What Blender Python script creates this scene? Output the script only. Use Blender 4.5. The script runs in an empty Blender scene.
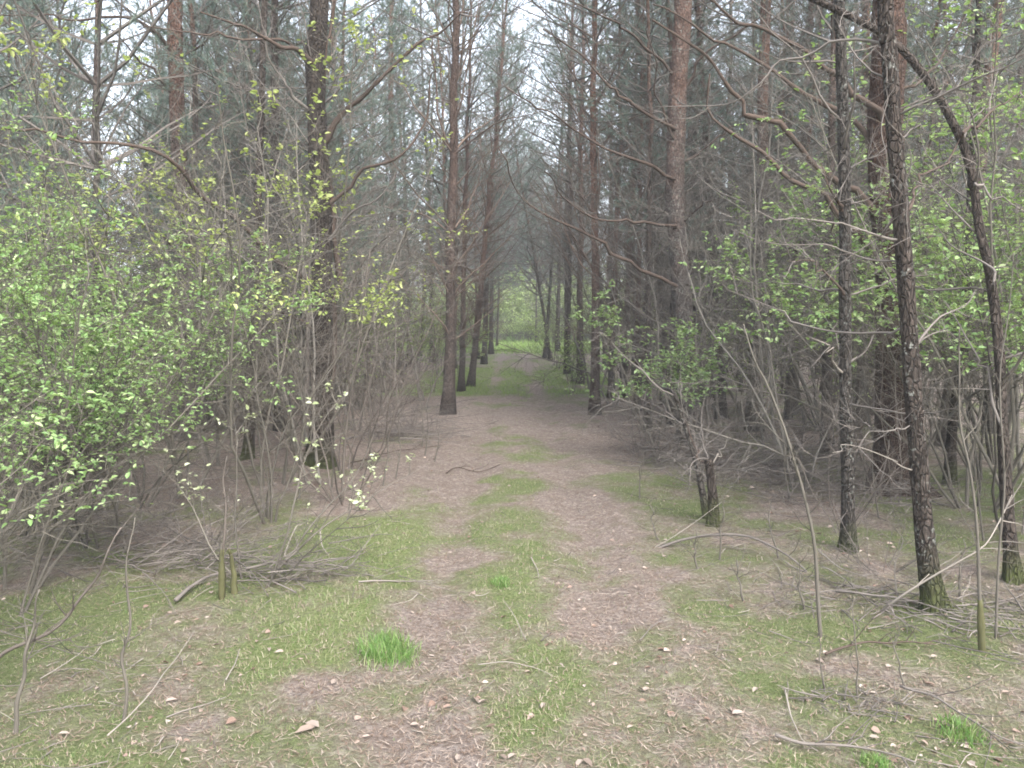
import bpy, math, random
import numpy as np
PI = math.pi
S = bpy.context.scene
C = S.collection
rng = np.random.default_rng(11)

# ------------------------------------------------------------------ camera
F_PX, PITCH, CAM_Z = 800.0, math.radians(4.72), 1.62
cam_d = bpy.data.cameras.new('camera'); cam = bpy.data.objects.new('camera', cam_d); C.objects.link(cam)
cam.location = (0, 0, CAM_Z); cam.rotation_euler = (PI/2 - PITCH, 0, 0)
cam_d.sensor_width = 36.0; cam_d.lens = 36.0*F_PX/1024.0
cam_d.clip_start = 0.05; cam_d.clip_end = 1500
S.camera = cam

def ray(px, py):
    u, v = (px-512)/F_PX, (384-py)/F_PX
    return np.array([u, math.cos(PITCH)+v*math.sin(PITCH), -math.sin(PITCH)+v*math.cos(PITCH)])
def pt(px, py, d):
    """real point seen at a pixel when it stands d metres ahead"""
    r = ray(px, py); return np.array([0, 0, CAM_Z]) + r*(d/r[1])
def gp(px, py):
    """the point of the ground seen at a pixel"""
    r = ray(px, py); t = -CAM_Z/r[2]; return np.array([r[0]*t, r[1]*t, 0.0])
def poly(pts, d0, d1=None):
    d1 = d0 if d1 is None else d1
    n = len(pts)
    return np.array([pt(p[0], p[1], d0+(d1-d0)*i/(n-1)) for i, p in enumerate(pts)])

# ------------------------------------------------------------------ noise, terrain and ground cover masks
_tab = np.random.default_rng(3).random((256, 256))
def vnoise(x, y, s=0):
    x = np.asarray(x, float)+s*17.3; y = np.asarray(y, float)+s*31.7
    xi, yi = np.floor(x).astype(int), np.floor(y).astype(int)
    fx, fy = x-xi, y-yi
    fx = fx*fx*(3-2*fx); fy = fy*fy*(3-2*fy)
    a = _tab[xi & 255, yi & 255]; b = _tab[(xi+1) & 255, yi & 255]
    c = _tab[xi & 255, (yi+1) & 255]; d = _tab[(xi+1) & 255, (yi+1) & 255]
    return (a*(1-fx)+b*fx)*(1-fy)+(c*(1-fx)+d*fx)*fy
def fbm(x, y, s=0, o=4):
    r, a, t = 0, 1, 0
    for i in range(o):
        r = r+a*vnoise(np.asarray(x)*2**i, np.asarray(y)*2**i, s+i); t += a; a *= .5
    return r/t
def sm(a, b, x):
    t = np.clip((x-a)/(b-a), 0, 1); return t*t*(3-2*t)
def ruts(x, y):
    w = .05*(vnoise(y*.35, y*0, 7)-.5)*2
    return np.maximum(np.exp(-((x+.42-w)/.17)**2), np.exp(-((x-.55-w)/.19)**2))
def height(x, y):
    x = np.asarray(x, float); y = np.asarray(y, float)
    near = 1-sm(12, 40, np.abs(y))
    h = .16*(fbm(x*.22, y*.22, 1, 3)-.5)*sm(1.0, 3.0, np.abs(x)) + .05*(fbm(x*.9, y*.9, 2, 3)-.5)
    h = h-.04*ruts(x, y)*near + (.016*(vnoise(x*9, y*9, 4)-.5)+.035*(fbm(x*4.2, y*4.2, 21, 2)-.5)*(1-.6*ruts(x, y)))*near
    return h
def green(x, y):
    x = np.asarray(x, float); y = np.asarray(y, float)
    n = fbm(x*1.1, y*1.1, 5, 4); n2 = fbm(x*3.2, y*3.2, 6, 3)
    c = np.exp(-((x-.06)/.52)**2)*.59
    l = np.exp(-((x+.92)/.46)**2)*.92*sm(2.6, 4.2, y)*(1-sm(6.0, 8.0, y))
    r = sm(.6, 1.2, x)*(1-sm(1.7, 3.0, x))*.72*(1-sm(7.0, 10.5, y))
    ll = sm(.6, 1.1, -x)*.86*(1-sm(5.4, 7.6, y))
    rr = sm(1.9, 2.7, x)*.50
    rm = sm(4.0, 5.0, x)*sm(5.5, 7.5, y)*.62
    g1 = np.maximum.reduce([c*(1-.45*sm(8.0, 13, y)), l, r, ll, rr*(1-.3*sm(8, 12, y)), rm])
    g1 = np.maximum(g1, .50*(1-sm(2.8, 4.6, y)))
    g1 = g1*(1-.46*ruts(x+.35*(n2-.5), y)*sm(2.4, 4.2, y))
    far = sm(15.5, 17.5, y)*(1-.45*sm(24, 27, y))*.95*(1-.6*ruts(x, y))*(1-sm(2.0, 3.2, np.abs(x)))
    far2 = sm(36, 42, y)*1.0*(1-sm(6, 9, np.abs(x))*.5)
    far3 = .25*sm(1.5, 4, np.abs(x))*sm(12, 20, y)
    g1 = np.maximum.reduce([g1*(1-.6*sm(9.5, 14, y)), far, far2, far3])
    return np.clip(g1+(n-.5)*1.3+(n2-.5)*1.25, 0, 1)

# ------------------------------------------------------------------ mesh building
class MB:
    def __init__(s): s.v = []; s.f = {3: [], 4: []}; s.m = {3: [], 4: []}; s.n = 0
    def add(s, v, f, mi=0):
        v = np.asarray(v, np.float32).reshape(-1, 3); f = np.asarray(f, np.int64)
        if len(v) == 0 or len(f) == 0: return
        k = f.shape[1]
        s.v.append(v); s.f[k].append(f+s.n); s.m[k].append(np.full(len(f), mi, np.int32)); s.n += len(v)
    def mesh(s, name, mats, origin=(0, 0, 0), smooth=True):
        me = bpy.data.meshes.new(name)
        V = np.concatenate(s.v)-np.asarray(origin, np.float32)
        q = np.concatenate(s.f[4]) if s.f[4] else np.zeros((0, 4), np.int64)
        t = np.concatenate(s.f[3]) if s.f[3] else np.zeros((0, 3), np.int64)
        mi = np.concatenate([np.concatenate(s.m[k]) for k in (4, 3) if s.m[k]])
        me.vertices.add(len(V)); me.vertices.foreach_set('co', V.ravel().astype(np.float32))
        loops = np.concatenate([q.ravel(), t.ravel()]).astype(np.int32)
        tot = np.concatenate([np.full(len(q), 4), np.full(len(t), 3)]).astype(np.int32)
        st = np.concatenate([[0], np.cumsum(tot)[:-1]]).astype(np.int32)
        me.loops.add(len(loops)); me.loops.foreach_set('vertex_index', loops)
        me.polygons.add(len(tot)); me.polygons.foreach_set('loop_start', st); me.polygons.foreach_set('loop_total', tot)
        me.polygons.foreach_set('material_index', mi)
        me.polygons.foreach_set('use_smooth', np.full(len(tot), bool(smooth)))
        for m in (mats if isinstance(mats, (list, tuple)) else [mats]): me.materials.append(m)
        me.update(calc_edges=True)
        return me
def link(name, me, parent=None, loc=(0, 0, 0)):
    o = bpy.data.objects.new(name, me); C.objects.link(o); o.location = loc
    if parent is not None: o.parent = parent
    return o
def tag(o, label, cat, group=None, kind=None):
    if label: o['label'] = label
    if cat: o['category'] = cat
    if group: o['group'] = group
    if kind: o['kind'] = kind
    return o
def thing(name, label, cat, loc, group=None, rot=(0, 0, 0), scale=1):
    o = bpy.data.objects.new(name, None); C.objects.link(o)
    o.location = [float(c) for c in loc]; o.rotation_euler = rot; o.scale = (scale,)*3
    o.empty_display_size = .2
    return tag(o, label, cat, group)

def norm(a): return a/np.maximum(np.linalg.norm(a, axis=-1, keepdims=True), 1e-9)
def tubes(mb, P, R, k=3, mi=0, lump=0.0, rg=rng, roots=0.):
    """many tapered tubes at once: P (T,n,3), R (T,n)"""
    P = np.asarray(P, float); R = np.asarray(R, float)
    if P.ndim == 2: P = P[None]; R = R[None]
    T, n, _ = P.shape
    if T == 0: return
    t = np.empty_like(P); t[:, 1:-1] = P[:, 2:]-P[:, :-2]; t[:, 0] = P[:, 1]-P[:, 0]; t[:, -1] = P[:, -1]-P[:, -2]
    t = norm(t)
    ref = norm(rg.normal(size=(T, 3))+1e-3)
    mt = norm(t.mean(1)); ref = norm(ref-(ref*mt).sum(-1, keepdims=True)*mt)
    ref = np.repeat(ref[:, None], n, 1)
    u = norm(ref-(ref*t).sum(-1, keepdims=True)*t); w = np.cross(t, u)
    a = np.arange(k)*2*PI/k
    Rr = R[:, :, None]*np.ones(k)
    if lump: 
        s1 = rg.random()*50
        zz = np.cumsum(np.linalg.norm(np.diff(P, axis=1, prepend=P[:, :1]), axis=-1), 1)[..., None]
        Rr = Rr*(1+lump*((vnoise(a*1.9+s1, zz*4+s1)+vnoise(a*3.8+s1, zz*12-s1))-1.0))
    if roots:
        zz = np.cumsum(np.linalg.norm(np.diff(P, axis=1, prepend=P[:, :1]), axis=-1), 1)[..., None]; ph = rg.random(2)*6.28
        Rr = Rr*(1+roots*np.exp(-zz/.13)*(.25+np.maximum(0, np.cos(3*a+ph[0]))+.6*np.maximum(0, np.cos(5*a+ph[1]))))
    V = P[:, :, None]+Rr[..., None]*(u[:, :, None]*np.cos(a)[:, None]+w[:, :, None]*np.sin(a)[:, None])
    i = np.arange(T)[:, None, None]*n*k+np.arange(n-1)[None, :, None]*k
    j = np.arange(k)[None, None]; j2 = (j+1) % k
    Fq = np.stack([i+j, i+j2, i+k+j2, i+k+j], -1).reshape(-1, 4)
    base = mb.n
    mb.add(V.reshape(-1, 3), Fq, mi)
    if T == 1 and k >= 5:      # closed ends
        for e, c in ((0, P[0, 0]-t[0, 0]*R[0, 0]*.2), (n-1, P[0, -1]+t[0, -1]*R[0, -1]*.4)):
            ring = base+e*k+np.arange(k); nx_ = np.roll(ring, -1)
            mb.v.append(np.asarray(c, np.float32)[None]); ci = mb.n; mb.n += 1
            f = np.stack([ring, nx_, np.full(k, ci)], -1) if e else np.stack([nx_, ring, np.full(k, ci)], -1)
            mb.f[3].append(f); mb.m[3].append(np.full(k, mi, np.int32))
def walk(B, D, L, n, up=0., wig=.2, rg=rng):
    """random-walk twigs from points B along D: (T,n,3)"""
    T = len(B)
    d = norm(D)[:, None]+np.cumsum(rg.normal(scale=wig, size=(T, n-1, 3)), 1)
    d = d+np.array([0, 0, 1.])*(up*np.linspace(0, 1, n-1)[None, :, None])
    d = norm(d)*(np.asarray(L)[:, None, None]/(n-1))
    return np.concatenate([B[:, None], B[:, None]+np.cumsum(d, 1)], 1)
def sample(P, idx, t):
    n = P.shape[1]; s = t*(n-1); i = np.minimum(s.astype(int), n-2); f = (s-i)[:, None]
    a = P[idx, i]; b = P[idx, i+1]
    return a+(b-a)*f, norm(b-a)
def spawn(P, per, t0, t1, ang, rg=rng, flat=0.):
    """child bases and directions along parent twigs"""
    T = len(P); idx = np.repeat(np.arange(T), per); t = t0+(t1-t0)*rg.random(len(idx))
    B, d = sample(P, idx, t)
    r = rg.normal(size=B.shape); r[:, 2] *= (1-flat)
    r = norm(r-(r*d).sum(-1, keepdims=True)*d)
    a = ang*(.6+.8*rg.random(len(idx)))[:, None]
    return B, norm(d*np.cos(a)+r*np.sin(a)), idx, t
def taper(T, n, r0, r1=.25):
    return np.asarray(r0).reshape(-1, 1)*np.ones((T, 1))*np.linspace(1, r1, n)[None]
def resample(P, n):
    """smooth polyline through the points (Catmull-Rom)"""
    P = np.asarray(P, float); m = len(P)
    if m == 2: return P[0]+(P[1]-P[0])*np.linspace(0, 1, n)[:, None]
    E = np.concatenate([[2*P[0]-P[1]], P, [2*P[-1]-P[-2]]])
    L = np.concatenate([[0], np.cumsum(np.linalg.norm(np.diff(P, axis=0), axis=1))]); s = np.linspace(0, L[-1], n)
    i = np.clip(np.searchsorted(L, s, 'right')-1, 0, m-2); f = ((s-L[i])/(L[i+1]-L[i]))[:, None]
    a, b, c, d = E[i], E[i+1], E[i+2], E[i+3]
    return .5*(2*b+(c-a)*f+(2*a-5*b+4*c-d)*f*f+(3*b-a-3*c+d)*f**3)
def leaves(mb, B, D, Nn, L, W, mi=0, hi=True):
    """folded leaf blades from base B along D"""
    T = len(B)
    if not T: return
    D = norm(D); Sd = norm(np.cross(D, Nn)); Nn = np.cross(Sd, D)
    L = np.asarray(L).reshape(-1, 1); W = np.asarray(W).reshape(-1, 1)
    tip = B+D*L-Nn*L*.22
    if hi:
        V = np.stack([B, B+D*L*.28+Sd*W*.46+Nn*W*.16, B+D*L*.68+Sd*W*.40+Nn*W*.10-Nn*L*.06, tip,
                      B+D*L*.68-Sd*W*.40+Nn*W*.10-Nn*L*.06, B+D*L*.28-Sd*W*.46+Nn*W*.16], 1)
        o = np.arange(T)[:, None]*6
        f = np.concatenate([o+np.array([0, 1, 2, 3]), o+np.array([0, 3, 4, 5])])
    else:
        V = np.stack([B, B+D*L*.45+Sd*W*.5+Nn*W*.15, tip, B+D*L*.45-Sd*W*.5+Nn*W*.15], 1)
        o = np.arange(T)[:, None]*4
        f = np.concatenate([o+np.array([0, 1, 2]), o+np.array([0, 2, 3])])
    mb.add(V.reshape(-1, 3), f, mi)
def needles(mb, B, D, n, L, W, mi=0, rg=rng, spread=.75):
    """tufts of long thin needles fanning out of twig points"""
    T = len(B)*n
    b = np.repeat(B, n, 0); d = np.repeat(norm(D), n, 0)
    r = norm(rg.normal(size=(T, 3)))
    dd = norm(d*(1-.35*rg.random((T, 1)))+r*spread)
    s = norm(np.cross(dd, rg.normal(size=(T, 3))))
    ll = L*(.7+.6*rg.random((T, 1)))
    b = b+d*(rg.random((T, 1))-.5)*L*.9
    V = np.stack([b+s*W*.5, b-s*W*.5, b+dd*ll], 1)
    mb.add(V.reshape(-1, 3), np.arange(T*3).reshape(-1, 3), mi)

# ------------------------------------------------------------------ materials
class NT:
    def __init__(s, name):
        s.m = bpy.data.materials.new(name); s.m.use_nodes = True; s.t = s.m.node_tree; s.t.nodes.clear()
        s.out = s.n('ShaderNodeOutputMaterial')
    def n(s, kind, **kw):
        x = s.t.nodes.new(kind)
        for k, v in kw.items():
            if k.startswith('i_'):
                k = k[2:]; x.inputs[int(k) if k.isdigit() else k.replace('_', ' ')].default_value = v
            else: setattr(x, k, v)
        return x
    def l(s, a, b): s.t.links.new(a, b)
    def noise(s, vec, scale, detail=4., rough=.6):
        x = s.n('ShaderNodeTexNoise'); x.inputs['Scale'].default_value = scale; x.inputs['Detail'].default_value = detail; x.inputs['Roughness'].default_value = rough
        if vec is not None: s.l(vec, x.inputs['Vector'])
        return x.outputs['Fac']
    def ramp(s, fac, stops):
        x = s.n('ShaderNodeValToRGB'); e = x.color_ramp.elements
        e[0].position, e[0].color = stops[0][0], (*stops[0][1], 1)
        e[1].position, e[1].color = stops[-1][0], (*stops[-1][1], 1)
        for p, c in stops[1:-1]:
            q = e.new(p); q.color = (*c, 1)
        s.l(fac, x.inputs['Fac']); return x.outputs['Color']
    def mix(s, fac, a, b, mode='MIX'):
        x = s.n('ShaderNodeMix', data_type='RGBA', blend_type=mode)
        for k, val in ((0, fac), (6, a), (7, b)):
            if isinstance(val, (int, float)): x.inputs[k].default_value = val
            elif isinstance(val, tuple): x.inputs[k].default_value = (*val, 1)
            else: s.l(val, x.inputs[k])
        return x.outputs[2]
    def math(s, op, a, b=0.):
        x = s.n('ShaderNodeMath', operation=op)
        for k, val in ((0, a), (1, b)):
            if isinstance(val, (int, float)): x.inputs[k].default_value = val
            else: s.l(val, x.inputs[k])
        return x.outputs[0]
    def bump(s, h, strength, dist):
        x = s.n('ShaderNodeBump'); x.inputs['Strength'].default_value = strength; x.inputs['Distance'].default_value = dist
        s.l(h, x.inputs['Height']); return x.outputs['Normal']
    def principled(s, col, rough=.9, normal=None, spec=.25):
        p = s.n('ShaderNodeBsdfPrincipled'); p.inputs['Roughness'].default_value = rough; p.inputs['Specular IOR Level'].default_value = spec
        if isinstance(col, tuple): p.inputs['Base Color'].default_value = (*col, 1)
        else: s.l(col, p.inputs['Base Color'])
        if normal is not None: s.l(normal, p.inputs['Normal'])
        return p.outputs[0]
    def done(s, sh): s.l(sh, s.out.inputs['Surface']); return s.m
    def obj(s): return s.n('ShaderNodeTexCoord').outputs['Object']
    def scaled(s, vec, x, y, z):
        m = s.n('ShaderNodeMapping'); m.inputs['Scale'].default_value = (x, y, z); s.l(vec, m.inputs['Vector']); return m.outputs[0]

def mat_bark(name, lo, hi, orange=None, z0=3., z1=6., lichen=0., moss=0.):
    t = NT(name); co = t.obj()
    st = t.scaled(co, 1, 1, .35)
    vo = t.n('ShaderNodeTexVoronoi', feature='DISTANCE_TO_EDGE'); vo.inputs['Scale'].default_value = 46
    dist = t.n('ShaderNodeVectorMath', operation='ADD'); nz = t.n('ShaderNodeTexNoise'); nz.inputs['Scale'].default_value = 14; t.l(st, nz.inputs['Vector'])
    sc = t.n('ShaderNodeVectorMath', operation='SCALE'); sc.inputs['Scale'].default_value = .09; t.l(nz.outputs['Color'], sc.inputs[0])
    t.l(st, dist.inputs[0]); t.l(sc.outputs[0], dist.inputs[1]); t.l(dist.outputs[0], vo.inputs['Vector'])
    plate = t.ramp(vo.outputs['Distance'], [(0., (0, 0, 0)), (.16, (1, 1, 1))])
    fine = t.noise(t.scaled(co, 1, 1, .4), 60, 5, .7)
    big = t.noise(co, 3.5, 4, .6)
    col = t.mix(t.math('MULTIPLY', t.ramp(fine, [(.3, (0, 0, 0)), (.72, (1, 1, 1))]), 1.), lo, hi)
    if orange:
        sep = t.n('ShaderNodeSeparateXYZ'); t.l(co, sep.inputs[0])
        mr = t.n('ShaderNodeMapRange'); mr.inputs['From Min'].default_value = z0; mr.inputs['From Max'].default_value = z1
        t.l(t.math('ADD', sep.outputs['Z'], t.math('MULTIPLY', t.math('SUBTRACT', big, .5), 5.)), mr.inputs['Value'])
        ocol = t.mix(fine, tuple(c*.62 for c in orange), orange)
        orn = t.n('ShaderNodeObjectInfo').outputs['Random']; col = t.mix(t.math('MULTIPLY', mr.outputs[0], t.math('ADD', .25, t.math('MULTIPLY', t.math('FRACT', t.math('MULTIPLY', orn, 7.3)), .6))), col, ocol)
    col = t.mix(t.math('MULTIPLY', t.math('SUBTRACT', 1., plate), .55), col, tuple(c*.45 for c in lo))
    if lichen:
        ln = t.ramp(t.noise(co, 42, 3, .55), [(.58-.08*lichen, (0, 0, 0)), (.64-.06*lichen, (1, 1, 1))])
        ln2 = t.ramp(t.noise(co, 5, 2, .5), [(.42, (0, 0, 0)), (.6, (1, 1, 1))])
        col = t.mix(t.math('MULTIPLY', t.math('MULTIPLY', ln, ln2), .8), col, (.22, .225, .20))
    if moss:
        sep = t.n('ShaderNodeSeparateXYZ'); t.l(co, sep.inputs[0])
        mr = t.n('ShaderNodeMapRange'); mr.inputs['From Min'].default_value = moss; mr.inputs['From Max'].default_value = .02
        t.l(t.math('ADD', sep.outputs['Z'], t.math('MULTIPLY', t.math('SUBTRACT', big, .5), .5)), mr.inputs['Value'])
        col = t.mix(t.math('MULTIPLY', mr.outputs[0], t.ramp(fine, [(.3, (.3, .3, .3)), (.6, (1, 1, 1))])), col, (.055, .068, .02))
    rnd = t.n('ShaderNodeObjectInfo').outputs['Random']
    hs = t.n('ShaderNodeHueSaturation'); t.l(col, hs.inputs['Color']); t.l(t.math('ADD', .78, t.math('MULTIPLY', rnd, .45)), hs.inputs['Value'])
    h = t.math('ADD', t.math('MULTIPLY', plate, .8), t.math('MULTIPLY', fine, .5))
    return t.done(t.principled(hs.outputs[0], .92, t.bump(h, 1., .02), .15))
def mat_twig(name, a, b, rust=0.):
    t = NT(name); co = t.obj()
    col = t.mix(t.noise(co, 3., 3), a, b)
    ri = t.n('ShaderNodeNewGeometry').outputs['Random Per Island']
    hs = t.n('ShaderNodeHueSaturation'); t.l(col, hs.inputs['Color']); t.l(t.math('ADD', .6, t.math('MULTIPLY', ri, .8)), hs.inputs['Value'])
    return t.done(t.principled(hs.outputs[0], .9, None, .15))
def mat_leaf(name, stops, trans=.4, rough=.5, spec=.3):
    t = NT(name)
    ri = t.n('ShaderNodeNewGeometry').outputs['Random Per Island']
    col = t.ramp(ri, stops)
    p = t.principled(col, rough, None, spec)
    tr = t.n('ShaderNodeBsdfTranslucent'); t.l(t.mix(.5, col, (.30, .36, .05), 'MIX') if trans > .2 else col, tr.inputs['Color'])
    mx = t.n('ShaderNodeMixShader'); mx.inputs[0].default_value = trans
    t.l(p, mx.inputs[1]); t.l(tr.outputs[0], mx.inputs[2])
    return t.done(mx.outputs[0])

M = {}
M['pine'] = mat_bark('pine_bark', (.055, .046, .040), (.15, .127, .11), (.26, .135, .09), 3., 7.)
M['pine_edge'] = mat_bark('reddish_pine_bark', (.055, .044, .038), (.16, .128, .11), (.27, .15, .105), 1.2, 4.)
M['pine_near'] = mat_bark('grey_pine_bark', (.06, .05, .044), (.19, .165, .15), (.28, .15, .105), 2.2, 4.8, lichen=.2)
M['pine_dark'] = mat_bark('dark_bark', (.030, .024, .020), (.082, .066, .055), None, moss=.25)
M['pine_fleck'] = mat_bark('flecked_bark', (.030, .024, .020), (.085, .068, .057), None, lichen=.12, moss=.35)
M['pine_lichen'] = mat_bark('lichen_bark', (.040, .034, .029), (.11, .096, .084), None, lichen=.15, moss=.2)
M['pine_rust'] = mat_bark('brown_bark', (.038, .026, .021), (.10, .067, .053), (.12, .072, .053), 1.0, 4.)
M['dead'] = mat_twig('dead_twig', (.065, .055, .048), (.19, .168, .15))
M['limb'] = mat_twig('limb_bark', (.035, .027, .023), (.095, .068, .053))
M['brown_twig'] = mat_twig('brown_twig', (.075, .052, .041), (.18, .135, .108))
M['veil'] = mat_twig('fine_twig', (.062, .056, .047), (.21, .19, .165))
M['bare'] = mat_twig('bare_stem', (.065, .055, .046), (.145, .122, .105))
M['pale'] = mat_twig('bleached_wood', (.15, .13, .11), (.28, .25, .215))
M['shoot'] = mat_twig('shrub_stem', (.065, .058, .046), (.14, .125, .105))
M['mossy'] = mat_twig('mossy_wood', (.045, .055, .018), (.10, .085, .05))
M['needle'] = mat_leaf('pine_needle', [(0, (.08, .13, .11)), (.5, (.125, .18, .14)), (.85, (.175, .225, .175)), (1, (.20, .18, .11))], .2, .45)
M['leaf'] = mat_leaf('fresh_leaf', [(0, (.13, .23, .08)), (.5, (.23, .36, .135)), (.85, (.34, .45, .20)), (1, (.46, .53, .30))])
M['leaf_cool'] = mat_leaf('green_leaf', [(0, (.13, .22, .085)), (.6, (.22, .33, .14)), (1, (.37, .45, .22))])
M['leaf_young'] = mat_leaf('young_leaf', [(0, (.24, .31, .09)), (.6, (.34, .40, .13)), (1, (.44, .46, .20))])
M['leaf_pale'] = mat_leaf('pale_leaf', [(0, (.26, .30, .15)), (.6, (.38, .42, .25)), (1, (.52, .53, .40))], .3)
M['leaf_far'] = mat_leaf('distant_leaf', [(0, (.18, .25, .09)), (.5, (.28, .37, .14)), (1, (.40, .47, .22))])
M['grass'] = mat_leaf('grass_blade', [(0, (.09, .16, .05)), (.32, (.15, .225, .08)), (.44, (.23, .26, .125)), (.58, (.30, .265, .175)), (1, (.42, .37, .28))], .3, .6, .15)
M['grass_lush'] = mat_leaf('lush_grass_blade', [(0, (.12, .21, .05)), (.7, (.21, .33, .09)), (1, (.33, .41, .15))], .35, .55)
M['tuft'] = mat_leaf('tuft_blade', [(0, (.07, .14, .035)), (.6, (.12, .23, .06)), (.85, (.19, .28, .09)), (1, (.30, .30, .17))], .3, .55)
M['litter'] = mat_leaf('needle_litter', [(0, (.10, .068, .05)), (.5, (.20, .145, .11)), (.8, (.28, .22, .175)), (1, (.36, .30, .25))], .05, .8, .1)
M['dryleaf'] = mat_leaf('dry_leaf', [(0, (.12, .075, .055)), (.4, (.20, .14, .11)), (.8, (.28, .22, .18)), (1, (.40, .34, .29))], .12, .7, .2)
M['paleleaf'] = mat_leaf('bleached_leaf', [(0, (.13, .095, .072)), (.5, (.22, .175, .145)), (1, (.36, .31, .27))], .1, .7, .2)

def mat_ground():
    t = NT('forest_floor'); co = t.obj()
    at = t.n('ShaderNodeAttribute', attribute_name='cover'); sep = t.n('ShaderNodeSeparateColor'); t.l(at.outputs['Color'], sep.inputs[0])
    g, lush = sep.outputs[0], sep.outputs[1]
    n1 = t.noise(co, 55, 6, .72); n2 = t.noise(co, 9, 5, .65); n3 = t.noise(co, 170, 3, .7)
    st = t.noise(t.scaled(co, 1, 4.5, 1), 60, 4, .7)
    vo = t.n('ShaderNodeTexVoronoi'); vo.inputs['Scale'].default_value = 46; vo.inputs['Randomness'].default_value = 1; t.l(co, vo.inputs['Vector'])
    vs = t.n('ShaderNodeSeparateColor'); t.l(vo.outputs['Color'], vs.inputs[0])
    lit = t.ramp(t.math('ADD', t.math('MULTIPLY', n1, .55), t.math('MULTIPLY', st, .45)),
                 [(.32, (.065, .048, .040)), (.44, (.185, .148, .125)), (.55, (.30, .25, .22)), (.68, (.47, .42, .385))])
    lit = t.mix(t.ramp(vs.outputs[0], [(.80, (0, 0, 0)), (.9, (.75, .75, .75))]), lit, (.40, .335, .29))
    lit = t.mix(t.math('MULTIPLY', t.ramp(n2, [(.42, (0, 0, 0)), (.66, (1, 1, 1))]), .5), lit, (.165, .12, .093))
    mos = t.ramp(t.math('ADD', t.math('MULTIPLY', n1, .5), t.math('MULTIPLY', n3, .5)),
                 [(.32, (.04, .05, .012)), (.47, (.10, .138, .043)), (.58, (.175, .215, .08)), (.72, (.31, .32, .15))])
    grs = t.ramp(n1, [(.32, (.06, .09, .022)), (.48, (.14, .19, .055)), (.68, (.26, .31, .12))])
    grn = t.mix(lush, mos, grs)
    mask = t.ramp(t.math('ADD', g, t.math('ADD', t.math('MULTIPLY', t.math('SUBTRACT', n1, .5), .9), t.math('MULTIPLY', t.math('SUBTRACT', n2, .5), .7))),
                  [(.22, (0, 0, 0)), (.86, (1, 1, 1))])
    col = t.mix(t.math('MULTIPLY', mask, .85), lit, grn)
    h = t.math('ADD', t.math('MULTIPLY', n1, .7), t.math('ADD', t.math('MULTIPLY', n3, .4), t.math('MULTIPLY', vs.outputs[1], .15)))
    return t.done(t.principled(col, .95, t.bump(h, 1., .05), .1))
M['ground'] = mat_ground()

# ------------------------------------------------------------------ ground sheet
def axis(core, lo, hi, g=1.16):
    a = list(core); st = core[1]-core[0]
    while a[-1] < hi: st *= g; a.append(a[-1]+st)
    b = []; st = core[1]-core[0]; x = core[0]
    while x > lo: st *= g; x -= st; b.append(x)
    return np.array(b[::-1]+a)
xs = axis(np.arange(-4.2, 4.2, .05), -210, 210, 1.12)
ys = axis(np.arange(2.0, 11.0, .04), -30, 230, 1.06)
X, Y = np.meshgrid(xs, ys)
Z = height(X, Y)
mb = MB(); nx, ny = len(xs), len(ys)
i = (np.arange(ny-1)[:, None]*nx+np.arange(nx-1)[None]).ravel()
mb.add(np.stack([X, Y, Z], -1), np.stack([i, i+1, i+nx+1, i+nx], -1))
me = mb.mesh('forest_floor', M['ground'])
gm = green(X, Y).ravel()
lush = np.clip(np.maximum.reduce([sm(14, 17, Y), np.exp(-((X-.06)/.45)**2)*.3, np.exp(-(((X+.95)/.38)**2))*sm(3, 4, Y)*(1-sm(6, 8, Y))*.9]), 0, 1).ravel()
ca = me.color_attributes.new('cover', 'FLOAT_COLOR', 'POINT')
ca.data.foreach_set('color', np.stack([gm, lush, gm*0, gm*0+1], -1).astype(np.float32).ravel())
tag(link('ground', me), None, None, None, 'structure')

def on_ground(x, y, dz=0.): return np.stack([x, y, height(x, y)+dz], -1)
def scatter(n, y0, y1, power=1.0, xr=.72, xmax=9.):
    """random ground points in the wedge ahead, denser close by"""
    u = rng.random(n); y = (y0**(2-power)+(y1**(2-power)-y0**(2-power))*u)**(1/(2-power)) if power != 2 else y0*(y1/y0)**u
    x = (rng.random(n)*2-1)*np.minimum(xr*y+.4, xmax)
    return x, y

# grass, one mass nobody could count
def grass_blades(mb, x, y, h, w, lean=.55, mi=0, dz=-.005):
    n = len(x); B = on_ground(x, y, dz); a = rng.random(n)*2*PI
    s = np.stack([np.cos(a), np.sin(a), 0*a], -1)*(np.asarray(w)*.5).reshape(-1, 1)
    b = rng.random(n)*2*PI; ln = lean*rng.random(n)
    d = np.stack([np.cos(b)*ln, np.sin(b)*ln, np.ones(n)], -1)
    h = np.asarray(h).reshape(-1, 1)
    m = B+norm(d)*h*.55; tp = m+norm(d*np.array([2.2, 2.2, .75]))*h*.5
    V = np.stack([B-s, B+s, m+s*.8, m-s*.8, tp], 1); o = np.arange(n)[:, None]*5
    V = V.reshape(-1, 3); base = mb.n
    mb.add(V, o+np.array([0, 1, 2, 3]), mi)
    mb.f[3].append(o+np.array([3, 2, 4])+base); mb.m[3].append(np.full(n, mi, np.int32))
mb = MB()
x, y = scatter(330000, 2.3, 12.5, 1.25, .70, 7.)
g = green(x, y); k = rng.random(len(x)) < np.clip((g-.3)*1.15, 0.06, .8)*(.35+.65*sm(.38, .58, fbm(x*4.5, y*4.5, 12, 3))); x, y, g = x[k], y[k], g[k]
lushm = np.clip(np.exp(-((x-.06)/.45)**2)*.45+np.exp(-(((x+.95)/.38)**2))*(y > 3)*(y < 7.5)*.8+.1, 0, 1)
h = (.012+.030*rng.random(len(x))**1.6*(.45+lushm))*(.7+.6*fbm(x*2, y*2, 9, 2))
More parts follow.
